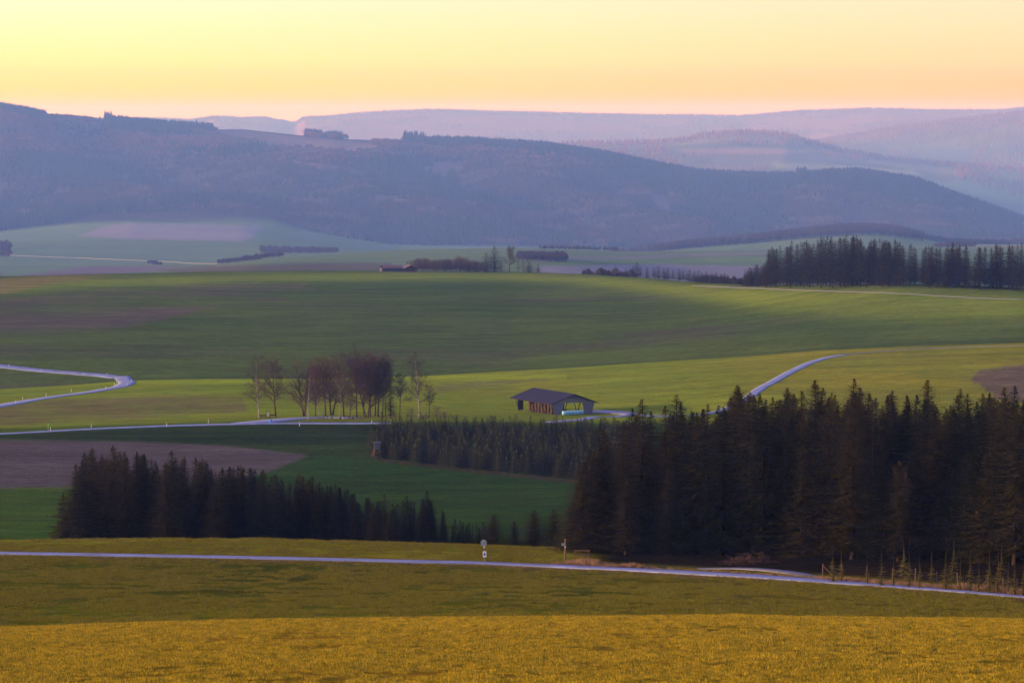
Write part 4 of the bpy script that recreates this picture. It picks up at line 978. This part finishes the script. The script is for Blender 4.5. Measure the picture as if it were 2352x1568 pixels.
tm = [tuft('tuft', M_g2, .16, .016, 12, 4, .3), tuft('tuft', M_g2, .12, .016, 12, 5, .35)]
n_ = 170000
y = np.sqrt(g.uniform(180 ** 2, 336 ** 2, n_)); x = g.uniform(-.24, .24, n_) * y
px_, _ = pxof(x, y, zgrid(x, y)); rd_ = np.interp(px_, [q[0] for q in ROAD_Y], [q[1] for q in ROAD_Y]); dr_ = y - rd_
dn = fbm(x / 2.2, y / 3.4, 3, 211) + .5 * fbm(x / 12, y / 14, 2, 212)
k = (np.abs(dr_) > 3.0) & (dn > -.1 + g.uniform(-.2, .2, n_)) & ~((dr_ > 8) & (px_ > 1290)); x, y = x[k], y[k]; z = zgrid(x, y); s = g.uniform(.6, 1.4, len(x))
scatter('field_grass', tm, [((a, b_, c_), d_) for a, b_, c_, d_ in zip(x, y, z, s)], 'rough green-gold grass on both sides of the road', 12)
td = [tuft('dry_tuft', M_g3, .55, .012, 26, 6, .35, .7), tuft('dry_tuft', M_g3, .40, .012, 22, 7, .4, .8)]
dp = []
def dry(n, xa, xb, dya, dyb, s0, s1):
    for i in range(n):
        qx = g.uniform(xa, xb); Y = float(np.interp(qx, [q[0] for q in ROAD_Y], [q[1] for q in ROAD_Y])) + g.uniform(dya, dyb); b = at(qx, Y); dp.append((b, g.uniform(s0, s1)))
dry(150, 1300, 1345, 3.0, 8, .3, .9); dry(230, 1325, 1372, 3.0, 8.5, .5, 1.35); dry(120, 1365, 1410, 3, 8, .2, .8); dry(60, 1428, 1450, 3.5, 7, .3, .8); dry(60, 1442, 1470, 3.5, 7, .4, 1.1); dry(40, 1462, 1500, 3.5, 7, .2, .5); dry(260, 1270, 1420, 2.6, 4, .3, .7); dry(900, 1940, 2400, 2.8, 6.5, .3, .9); dry(350, 2200, 2400, 2.8, 6, .6, 1.4); dry(260, 1880, 1960, 3, 6, .3, .6)
dry(800, 1150, 2400, -4.5, -2.4, .12, .35); dry(900, -40, 1200, -4.4, -2.5, .10, .28); dry(700, -40, 1300, 2.3, 3.8, .10, .25); dry(300, 1480, 1900, 2.8, 6, .2, .5)
scatter('dry_grass', td, dp, 'tall bleached dry grass along the road verge', 13)
fp_ = []
for i in range(900):
    qx = g.uniform(850, 1400); Y = np.interp(qx, [845, 870, 1100, 1300, 1440], [686, 668, 636, 614, 600]) + g.uniform(-4, 4); fp_.append((at(qx, float(Y)), g.uniform(.5, 1.3)))
M_g4 = mat('margin_grass', (.035, .045, .022), rough=.9, var=.2, scale=2, spec=.05)
scatter('field_margin_grass', [tuft('margin_tuft', M_g4, .45, .02, 22, 8, .4, .8)], fp_, 'pale rough grass along the lower plantation edge', 14)

# ---------------------------------------------------------------- barn
M_wood = mat('weathered_boards', (.13, .14, .17), rough=.9, var=.3, scale=3, stretch=(6, 6, .3), spec=.1)
M_wood2 = mat('dark_timber', (.045, .035, .032), rough=.9, var=.2, scale=3)
M_roof = mat('dark_roofing', (.006, .009, .028), rough=.75, var=.12, scale=1, spec=.25)
M_straw = mat('straw', (.040, .032, .020), rough=.95, var=.3, scale=3)
M_straw2 = mat('straw_grey', (.028, .020, .017), rough=.95, var=.3, scale=3)
M_wrap = mat('silage_wrap', (.20, .52, .64), rough=.4, var=.1, scale=2, spec=.4)
M_white = mat('white_paint', (.55, .62, .66), rough=.6, var=.06, scale=3)
M_black = mat('black_band', (.03, .03, .03), rough=.6, var=.1, scale=3)
M_grey = mat('grey_metal', (.09, .16, .23), rough=.5, var=.1, scale=4, spec=.4)
M_post = mat('weathered_post', (.085, .07, .06), rough=.9, var=.3, scale=5, stretch=(2, 2, .4))
M_blue = mat('blue_plate', (.04, .12, .45), rough=.5, var=.1, scale=4)
M_green = mat('green_paint', (.12, .45, .10), rough=.6, var=.1, scale=4)
A_ = hit(1267, 952.5, 800)                       # near gable corner
BAX = Vector((.872, .49, 0)); BAY = Vector((-.49, .872, 0))
# gable runs along gx, long side runs along -gy' (to the left and back)
ang = math.radians(-24.0); gx = Vector((math.cos(ang), math.sin(ang) * -.55, 0)).normalized(); gx = Vector((.90, .30, 0)).normalized(); ly = Vector((-.52, .855, 0)).normalized()
GW, BL, EH, RH = 13.6, 21.6, 3.6, 6.15
barn = empty('open_barn', A_); tag(barn, 'open-sided wooden hay barn with a dark gabled roof on the lit meadow', 'barn')
def bp_(u, v, w): return gx * u + ly * v + Vector((0, 0, w))    # u along gable, v along length, w up
ridge = RH; ov = .9
m = MB()
def slope(u0, w0, u1, w1):
    t = .14; p = [bp_(u0, -1.0, w0), bp_(u1, -1.0, w1), bp_(u1, BL + 1.0, w1), bp_(u0, BL + 1.0, w0)]; q = [a - Vector((0, 0, t)) for a in p]
    m.add(p + q, [(0, 1, 2, 3), (7, 6, 5, 4), (0, 4, 5, 1), (1, 5, 6, 2), (2, 6, 7, 3), (3, 7, 4, 0)])
pitch = (RH - EH) / (GW / 2)
slope(-ov, EH - ov * pitch, GW / 2 - .01, RH); roofL = m.build('roof', M_roof, barn)
m = MB(); slope(GW / 2 + .01, RH, GW + ov, EH - ov * pitch); m.build('roof', M_roof, barn)
m = MB()
def quadboards(pts_top, pts_bot, v, n, mb):
    """vertical boards between an upper and a lower line across the gable"""
    for i in range(n):
        t0, t1 = i / n + .004, (i + 1) / n - .004
        def L_(p, t): return (p[0][0] + (p[1][0] - p[0][0]) * t, p[0][1] + (p[1][1] - p[0][1]) * t)
        a0, a1 = L_(pts_bot, t0), L_(pts_bot, t1); b0, b1 = L_(pts_top, t0), L_(pts_top, t1); d = .03 + .02 * (i % 2)
        P = [bp_(a0[0], v - d, a0[1]), bp_(a1[0], v - d, a1[1]), bp_(b1[0], v - d, b1[1]), bp_(b0[0], v - d, b0[1]), bp_(a0[0], v, a0[1]), bp_(a1[0], v, a1[1]), bp_(b1[0], v, b1[1]), bp_(b0[0], v, b0[1])]
        mb.add(P, [(0, 1, 2, 3), (7, 6, 5, 4), (0, 4, 5, 1), (1, 5, 6, 2), (2, 6, 7, 3), (3, 7, 4, 0)])
hz_ = EH - .15
quadboards([(0, EH - .16), (GW / 2, RH - .18)], [(0, hz_ - .05), (GW / 2, hz_ - .05)], 0, 26, m); quadboards([(GW / 2, RH - .18), (GW, EH - .16)], [(GW / 2, hz_ - .05), (GW, hz_ - .05)], 0, 26, m)
m.build('gable_boarding', M_wood, barn)
m = MB(); quadboards([(0, hz_ - .06), (3.9, hz_ - .06)], [(.9, -.5), (3.0, -.5)], 0, 14, m); m.build('boarded_pier', M_wood, barn)
m = MB(); quadboards([(GW - 3.9, hz_ - .06), (GW, hz_ - .06)], [(GW - 3.0, -.5), (GW - .9, -.5)], 0, 14, m); m.build('boarded_pier', M_wood, barn)
for side_u in (.9, GW - .9):
    for v in ((0.3, BL * .33, BL * .66, BL - .3) if side_u > 5 else (BL * .30, BL * .62, BL - .3)):
        s = 1 if side_u < 5 else -1
        for du in (0, 0): pass
        m = MB(); m.bar(bp_(side_u + s * .5, v, -.6), bp_(side_u - s * .7, v, EH - .1), .2); m.build('post', M_wood2, barn)
        m = MB(); m.bar(bp_(side_u + s * .5, v, -.6), bp_(side_u + s * 1.9, v, EH + .3), .16); m.build('brace', M_wood2, barn)
m = MB(); m.bar(bp_(.9 - .7, 0, EH - .2), bp_(.2, BL, EH - .2), .2); m.build('eave_beam', M_wood2, barn)
m = MB(); m.bar(bp_(GW - .2, 0.1, EH - .2), bp_(GW - .2, BL, EH - .2), .2); m.build('eave_beam', M_wood2, barn)
m = MB(); m.bar(bp_(0, BL - .3, EH - .35), bp_(GW, BL - .3, EH - .35), .2); m.build('tie_beam', M_wood2, barn)
m = MB(); m.bar(bp_(GW - 3.5, BL - .3, 1.6), bp_(GW - .5, BL - .3, 1.6), .14); m.build('rail', M_wood2, barn)
for i in range(4):
    m = MB(); v = BL - .6 + (i % 2) * .3
    m.box(bp_(1.15 + .45 * i, BL - .5, 1.35), (.42, .18, 3.5), rot=Matrix.Rotation(math.atan2(gx.y, gx.x), 3, 'Z')); m.build('plank', M_wood2, barn)
# straw stacks inside, one object per stack and bale
bi = 0
for i in range(9):
    v = 1.6 + i * 1.78; nh = [2, 4, 4, 4, 4, 4, 4, 3, 4][i]
    for k in range(nh):
        for d in range(2):
            if k * .82 + .8 > 3.5: continue
            o = MB(); ju = rr.uniform(-.12, .12)
            o.box((0, 0, 0), (1.9, 1.62, .78)); q = o.build('straw_bale', [M_straw if (i + k) % 3 else M_straw2])
            q.location = A_ + bp_(2.6 + ju + d * 2.1, v, .15 + k * .80); q.rotation_euler = (0, 0, math.atan2(gx.y, gx.x) + rr.uniform(-.03, .03))
            bv = q.modifiers.new('soft', 'BEVEL'); bv.width = .07
            tag(q, 'brown straw bale stacked under the barn roof', 'straw bale', 'straw bales stacked in the barn')
for i in range(3):
    o = MB(); o.box((0, 0, 0), (2.0, 1.5, 2.6 - .5 * i)); q = o.build('straw_bale', [M_straw2]); q.location = A_ + bp_(7.2 + i * .6, 11 + 2.2 * i, 1.0); q.rotation_euler = (0, 0, math.atan2(gx.y, gx.x))
    tag(q, ('big dark straw bale in the middle of the barn seen through the gable', 'second big dark straw bale deeper inside the barn', 'farthest big straw bale at the back of the barn')[i], 'straw bale')
def wrapped(i, pos):
    m = MB(); n = 16; prof = [(0, .0), (.42, .0), (.60, .06), (.66, .16), (.66, 1.0), (.60, 1.12), (.42, 1.18), (0, 1.18)]
    for (r_, z_) in prof:
        for k in range(n):
            a = 6.283 * k / n; m.v.append(((z_ - .59), math.cos(a) * max(r_, .001), math.sin(a) * max(r_, .001) + .64))
    for j in range(len(prof) - 1):
        for k in range(n): m.f.append((j * n + k, j * n + (k + 1) % n, (j + 1) * n + (k + 1) % n, (j + 1) * n + k)); m.m.append(0)
    o = m.build('wrapped_bale', M_wrap, None, True); o.location = pos; o.rotation_euler = (0, 0, math.atan2(gx.y, gx.x) * .3 + rr.uniform(-.06, .06))
    o.scale = (.86, 1, 1)
    o['label'] = ('pale turquoise wrapped silage bale at the left end of the row before the barn', 'wrapped silage bale second from the left end of the turquoise row', 'third turquoise wrapped bale from the left before the barn gable', 'third turquoise wrapped bale from the right before the barn gable', 'turquoise wrapped bale second from the right end of the row', 'turquoise wrapped bale at the right end, nearest the gravel drive')[i]
    o['category'] = 'silage bale'; o['group'] = 'turquoise wrapped silage bales before the barn'
P0, P1 = hit(1295, 953.2, 780), hit(1336, 951.4, 780)
for i in range(6):
    p = P0.lerp(P1, i / 5); wrapped(i, Vector((p.x, p.y, gz(p.x, p.y) - .03 + .03 * (i % 2))))

# far shed
sh = at(917, crestY(917) * .995); shed = empty('field_shed', sh, .25); tag(shed, 'low brown field shed with pale side wall on the far crest', 'shed')
m = MB(); m.box((-6, 0, 1.3), (16, 8, 3.8)); m.build('wall', mat('pale_shed_wall', (.05, .055, .07), rough=.9, var=.1), shed)
m = MB(); m.add([(2.02, -4.4, -.6), (12, -4.4, -.6), (12, -4.4, 3.0), (7, -4.4, 5.0), (2.02, -4.4, 3.0), (2.02, 4, -.6), (12, 4, -.6), (12, 4, 3.0), (7, 4, 5.0), (2.02, 4, 3.0)], [(0, 1, 2, 3, 4), (9, 8, 7, 6, 5), (1, 6, 7, 2), (0, 4, 9, 5), (2, 7, 8, 3), (3, 8, 9, 4)])
m.build('wall', mat('brown_shed_wall', (.09, .045, .04), rough=.9, var=.1), shed)
m = MB(); m.add([(-14.6, -5, 3.1), (2, -5, 3.1), (2, 0, 5.0), (-12, 0, 5.0), (2, 5, 3.1), (-14.6, 5, 3.1)], [(0, 1, 2, 3), (3, 2, 4, 5)]); M_r2 = mat('purple_roof', (.10, .075, .09), rough=.9, var=.1); m.build('roof', M_r2, shed)
m = MB(); m.bar((1.6, -5.0, 2.75), (7, -5.0, 5.2), .3, 10); m.build('roof_edge', M_r2, shed); m = MB(); m.bar((7, -5.0, 5.2), (12.4, -5.0, 2.75), .3, 10); m.build('roof_edge', M_r2, shed)
M_hutw = mat('pale_barn_wall', (.16, .19, .22), rough=.9, var=.1)
vs_ = at(351, float(SW(4110))); vb = empty('valley_barn', vs_, 0, (1.2, 1.2, 1.2)); tag(vb, 'tiny hazy barn beside the valley road at left', 'barn')
m = MB(); m.box((0, 0, 1.5), (14, 9, 4)); m.build('wall', M_hutw, vb); m = MB(); m.add([(-8, -5.5, 3.4), (8, -5.5, 3.4), (8, 0, 7), (-8, 0, 7), (8, 5.5, 3.4), (-8, 5.5, 3.4)], [(0, 1, 2, 3), (3, 2, 4, 5), (0, 3, 5), (1, 4, 2)]); m.build('roof', M_roof, vb)

# ---------------------------------------------------------------- hunting stand
b = hit(866, 1048.5, 560); hs_ = empty('hunting_stand', b, .12); tag(hs_, 'grey wooden hunting stand on slanting legs at the plantation corner', 'hunting stand')
M_hut = mat('grey_hut_boards', (.045, .07, .10), rough=.85, var=.2, scale=3, stretch=(1, 1, 5))
for sx_, sy_ in ((-1, -1), (1, -1), (1, 1), (-1, 1)):
    m = MB(); m.bar((sx_ * .95, sy_ * .85, -.2), (sx_ * .62, sy_ * .6, 1.75), .11); m.build('leg', M_post, hs_)
for s_ in (-1, 1):
    m = MB(); m.bar((-.9 * s_, -.87, .25), (.68 * s_, -.68, 1.6), .08); m.build('brace', M_post, hs_)
m = MB(); m.bar((-.9, -.84, .18), (.9, -.84, .18), .09); m.build('rail', M_post, hs_)
for k in range(5):
    m = MB(); m.box((0, -.66, 1.92 + .31 * k), (1.42, .05, .29)); m.build('board', M_hut, hs_)
m = MB(); m.box((0, .02, 2.55), (1.36, 1.26, 1.6)); m.build('cabin', M_hut, hs_)
m = MB(); m.box((.72, -.1, 2.85), (.06, .45, .4)); m.build('window', M_white, hs_)
m = MB(); m.add([(-.95, -.95, 3.36), (.95, -.95, 3.40), (.95, .95, 3.50), (-.95, .95, 3.46), (-.95, -.95, 3.44), (.95, -.95, 3.48), (.95, .95, 3.58), (-.95, .95, 3.54)], [(3, 2, 1, 0), (4, 5, 6, 7), (0, 1, 5, 4), (1, 2, 6, 5), (2, 3, 7, 6), (3, 0, 4, 7)]); m.build('roof', M_hut, hs_)
m = MB(); m.bar((-1.5, -.2, -.1), (-.72, -.2, 1.9), .07); m.bar((-1.5, .3, -.1), (-.72, .3, 1.9), .07)
for k in range(6): m.bar((-1.4 + .13 * k, -.2, .15 + .32 * k), (-1.4 + .13 * k, .3, .15 + .32 * k), .05)
m.build('ladder', M_post, hs_)

# ---------------------------------------------------------------- road sign, wooden post, bench
sb = at(1114, 297.0); sg = empty('road_sign', sb, .0); sg.rotation_euler = (0, -.055, 0); tag(sg, 'round road sign with small plate below on a thin pole by the road', 'road sign')
m = MB(); m.tube([(0, 0, -.4), (0, 0, 2.72)], [.032, .03], 8); m.build('pole', M_grey, sg)
m = MB(); n = 28; 
for yy in (-.045, -.065):
    for k in range(n): a = 6.283 * k / n; m.v.append((math.cos(a) * .33, yy, 2.42 + math.sin(a) * .37))
m.f = [tuple(range(n)), tuple(reversed(range(n, 2 * n)))] + [(k, (k + 1) % n, n + (k + 1) % n, n + k) for k in range(n)]; m.m = [0] * len(m.f); m.build('sign_disc', M_grey, sg)
for zz in (2.25, 2.6):
    m = MB(); m.box((0, -.08, zz), (.30, .02, .035)); m.build('bracket', mat('bracket_metal', (.22, .27, .33), rough=.5, var=.1), sg)
m = MB(); m.box((0.02, -.05, 1.98), (.13, .02, .14)); m.build('small_plate', M_white, sg)
m = MB(); m.box((.02, -.05, 1.22), (.36, .02, .60)); m.build('lower_plate', M_white, sg)
m = MB(); m.add([(-.09, -.063, 1.02), (.12, -.063, 1.02), (.16, -.063, 1.22), (.06, -.063, 1.44), (-.07, -.063, 1.40), (-.11, -.063, 1.2)], [(0, 1, 2, 3, 4, 5)]); m.build('symbol', M_blue, sg)
pb = at(1298, 304.5); ps = empty('way_post', pb, 0); ps.rotation_euler = (0, .012, 0); tag(ps, 'weathered wooden waymark post with a small plate beside the dark wood', 'waymark post')
m = MB(); m.tube([(0, 0, -.4), (0, 0, 1.2), (0, 0, 2.62)], [.105, .10, .09], 10); m.build('post', M_post, ps)
m = MB(); m.box((-.24, -.02, 1.98), (.36, .03, .30)); m.build('plate', M_grey, ps)
m = MB(); m.box((-.22, -.02, 2.145), (.40, .05, .03)); m.build('plate_holder', M_wood2, ps)
m = MB(); m.box((-.01, -.115, 1.72), (.09, .01, .13)); m.build('marker', M_white, ps)
bb = at(1336, 309.5); bn = empty('bench', bb, -.05); tag(bn, 'dark wooden bench half hidden in dry grass before the spruce wood', 'bench')
m = MB(); m.box((0, .1, .48), (1.75, .42, .06)); m.build('seat', M_wood2, bn)
m = MB(); m.box((0, .36, .88), (1.8, .05, .22)); m.build('backrest', M_wood2, bn)
for s_ in (-.72, .72):
    m = MB(); m.box((s_, .12, .2), (.12, .4, .62)); m.bar((s_, .33, .4), (s_, .38, .98), .07); m.build('leg', M_post, bn)
# brush pile
bpz = at(1727, 298); m = MB(); r5 = random.Random(9)
for k in range(420):
    a = r5.uniform(0, 6.28); q = r5.random() ** .6; x0, y0 = math.cos(a) * q * 3.2, math.sin(a) * q * 1.3; zt = 1.15 * (1 - q * q); d = r5.uniform(0, 6.28); l_ = r5.uniform(.3, .9)
    p = Vector((x0, y0, r5.uniform(0, zt))); m.bar(p, p + Vector((math.cos(d) * l_, math.sin(d) * l_, r5.uniform(-.2, .3))), .03)
o = m.build('brushwood_pile', M_darkbark); o.location = bpz; tag(o, 'low heap of cut brushwood between the track and the dark wood', 'brushwood pile')

# ---------------------------------------------------------------- fence
fpx = [1890, 1934, 1992, 2049, 2101, 2152, 2200, 2268, 2303, 2335, 2372]
fY = [float(np.interp(q, [p[0] for p in ROAD_Y], [p[1] for p in ROAD_Y])) + d for q, d in zip(fpx, [5.2, 6, 6, 5.8, 5.6, 5.4, 5.2, 4.6, 4.6, 4.6, 4.6])]
fb = [at(q, y_) for q, y_ in zip(fpx, fY)]
fen = empty('wire_fence', fb[0]); tag(fen, 'wire mesh fence on leaning wooden posts along the road at right', 'fence')
for i, p in enumerate(fb):
    m = MB(); q = p - fb[0]; tl = Vector((r5.uniform(-.08, .08), 0, 1.55 + r5.uniform(-.15, .1))); m.tube([q - Vector((0, 0, .3)), q + tl], [.06, .05], 6); m.build('post', M_post, fen)
for k, (i, dx) in enumerate(((0, 1.5), (7, 1.1), (7, -1.0))):
    m = MB(); q = fb[i] - fb[0]; m.tube([q + Vector((0, -.06, 1.3)), q + Vector((dx, -.08, -.25))], [.06, .06], 6); m.build('brace', M_dead if k else M_post, fen)
m = MB()
for i in range(len(fb) - 1):
    a_, b_ = fb[i] - fb[0], fb[i + 1] - fb[0]
    for hh in (.2, .4, .62, .85, 1.1, 1.35): m.bar(a_ + Vector((0, 0, hh)), b_ + Vector((0, 0, hh)), .006)
    for j in range(1, 16):
        c_ = a_.lerp(b_, j / 16); m.bar(c_ + Vector((0, 0, .18)), c_ + Vector((0, 0, 1.36)), .004)
tag(m.build('wire', M_wood2, fen), kind='stuff')

# ---------------------------------------------------------------- delineator posts
dm = MB(); dm.add([(-.06, -.05, -.2), (.06, -.05, -.2), (.06, .05, -.2), (-.06, .05, -.2), (-.055, -.045, 1.0), (.055, -.045, 1.0), (.045, .045, 1.06), (-.045, .045, 1.06)], [(3, 2, 1, 0), (4, 5, 6, 7), (0, 1, 5, 4), (1, 2, 6, 5), (2, 3, 7, 6), (3, 0, 4, 7)]); dmesh = dm.mesh('delineator_body', M_white)
db = MB(); db.box((0, 0, .80), (.128, .108, .2)); dband = db.mesh('delineator_band', M_black)
DEL = [(20, 841, 'upper road at the far left before the hairpin'), (95.5, 852.8, 'far side of the upper road, second from the left edge'), (191, 860.2, 'upper road midway to the hairpin'), (246, 861.5, 'far side of the road just before the hairpin bend'), (263, 872, 'inner side where the hairpin begins'), (272, 879.5, 'innermost point of the hairpin bend'),
       (263, 885, 'inner side below the hairpin bend'), (243, 892, 'double-height pair at the lower end of the hairpin'), (292, 885.5, 'lower outer side of the hairpin bend'), (302.5, 876.5, 'outermost tip of the hairpin bend'), (164, 899.5, 'lower limb of the hairpin, nearest the bend'), (106, 909.5, 'lower limb of the hairpin at its middle'), (52, 917.5, 'lower limb of the hairpin, far side near the left edge'), (36, 926, 'lower limb of the hairpin, near side by the left edge'),
       (116, 989.5, 'near side of the lower road beside the green stake'), (209.5, 981.5, 'far side of the lower road right of the green stake'), (383, 978.8, 'near side of the lower road under the lit meadow'), (478.5, 970.8, 'far side of the lower road left of the lay-by'), (688, 978, 'lower road in front of the birches of the lay-by'), (854, 972, 'right end of the lower road beside the plantation')]
for i, (qx, qy, lb) in enumerate(DEL):
    p = hit(qx, qy, 690); o = empty('delineator_post', p, r5.uniform(-.1, .1), (1.15, 1.15, 1.0)); tag(o, 'white delineator post, ' + lb, 'delineator post', 'delineator posts along the roads'); link('body', dmesh, o); link('reflector_band', dband, o)
p = hit(110.5, 986.5, 690); gs = empty('green_stake', p); tag(gs, 'light green marker stake on the verge of the lower road', 'marker stake')
m = MB(); m.box((0, 0, .7), (.12, .1, 1.8)); m.build('stake', M_green, gs); m = MB(); m.box((.16, 0, 1.5), (.34, .06, .2)); m.build('arm', M_green, gs)
p = hit(621.5, 971.5, 690); lb_ = empty('blue_bin', p); tag(lb_, 'small blue bin on the paved mouth of the lay-by', 'bin')
m = MB(); m.tube([(0, 0, 0), (0, 0, .9)], [.26, .32], 12); m.build('body', mat('bright_blue', (.05, .20, .62), rough=.5, var=.1), lb_); m = MB(); m.tube([(0, 0, .9), (0, 0, 1.05)], [.34, .2], 12); m.build('lid', M_blue, lb_)
p = hit(615.5, 960.5, 700); ib = empty('information_board', p, .1); tag(ib, 'upright information board between the left birch and the round tree', 'information board')
for s_ in (-.5, .5):
    m = MB(); m.box((s_, 0, .85), (.12, .12, 2.3)); m.build('post', M_wood2, ib)
m = MB(); m.box((0, -.02, 1.2), (.84, .05, 1.2)); m.build('panel', mat('board_panel', (.28, .36, .26), rough=.6, var=.2, scale=6), ib); m = MB(); m.box((0, 0, 2.02), (1.3, .4, .08)); m.build('roof', M_wood2, ib)
def bench_(name, qx, qy, lb, w=1.9):
    p = hit(qx, qy, 700); o = empty(name, p, .08); tag(o, lb, 'bench'); m = MB(); m.box((0, 0, .45), (w, .4, .07)); m.build('seat', M_straw2, o)
    m = MB(); m.box((0, .22, .8), (w, .05, .3)); m.build('backrest', M_straw2, o)
    for s_ in (-w * .4, w * .4): m = MB(); m.box((s_, .05, .2), (.12, .4, .45)); m.build('leg', M_wood2, o)
bench_('bench', 604.5, 960.3, 'small bench left of the information board'); bench_('bench', 625, 959.5, 'long bench right of the information board', 2.3)
for qx, qy, lb in ((748, 961.5, 'picnic table of the left set on the grass island'), (796.5, 961.8, 'picnic table of the right set on the grass island')):
    p = hit(qx, qy, 700); o = empty('picnic_table', p, .05); tag(o, lb, 'picnic table'); m = MB(); m.box((0, 0, .74), (1.5, .8, .08)); m.build('tabletop', M_wood2, o)
    for s_ in (-.5, .5): m = MB(); m.box((s_, 0, .35), (.14, .6, .75)); m.build('leg', M_wood2, o)
    for s_, wd in ((-1, 'left'), (1, 'right')):
        o2 = empty('bench', Vector((p.x + s_ * 1.7, p.y, gz(p.x + s_ * 1.7, p.y))), 1.57); tag(o2, 'dark bench at the %s end of the %s' % (wd, lb.replace(' on the grass island', '')), 'bench')
        m = MB(); m.box((0, 0, .45), (1.3, .4, .07)); m.build('seat', M_wood2, o2); m = MB(); m.box((0, -s_ * .24, .8), (1.3, .06, .34)); m.build('backrest', M_wood2, o2)
        for t_ in (-.5, .5): m = MB(); m.box((t_, 0, .2), (.1, .4, .45)); m.build('leg', M_wood2, o2)
# tiny birds on the crest
for qx, lb in ((519, 'left dark bird feeding on the far crest meadow'), (529, 'middle dark bird on the far crest, close to the left one'), (575, 'right dark bird apart from the other two on the crest')):
    Y = crestY(qx) * .985; p = at(qx, Y); o = empty('bird', p, r5.uniform(0, 3)); tag(o, lb, 'bird')
    m = MB(); m.tube([(-.45, 0, .45), (-.2, 0, .62), (.1, 0, .62), (.35, 0, .72), (.45, 0, .95), (.58, 0, .97)], [.03, .17, .2, .1, .09, .02], 7); m.tube([(0, .08, .5), (0, .08, 0)], [.025, .02], 4); m.tube([(0, -.08, .5), (0, -.08, 0)], [.025, .02], 4); m.build('body', M_black, o, True); o.scale = (1.3, 1.3, 1.3)
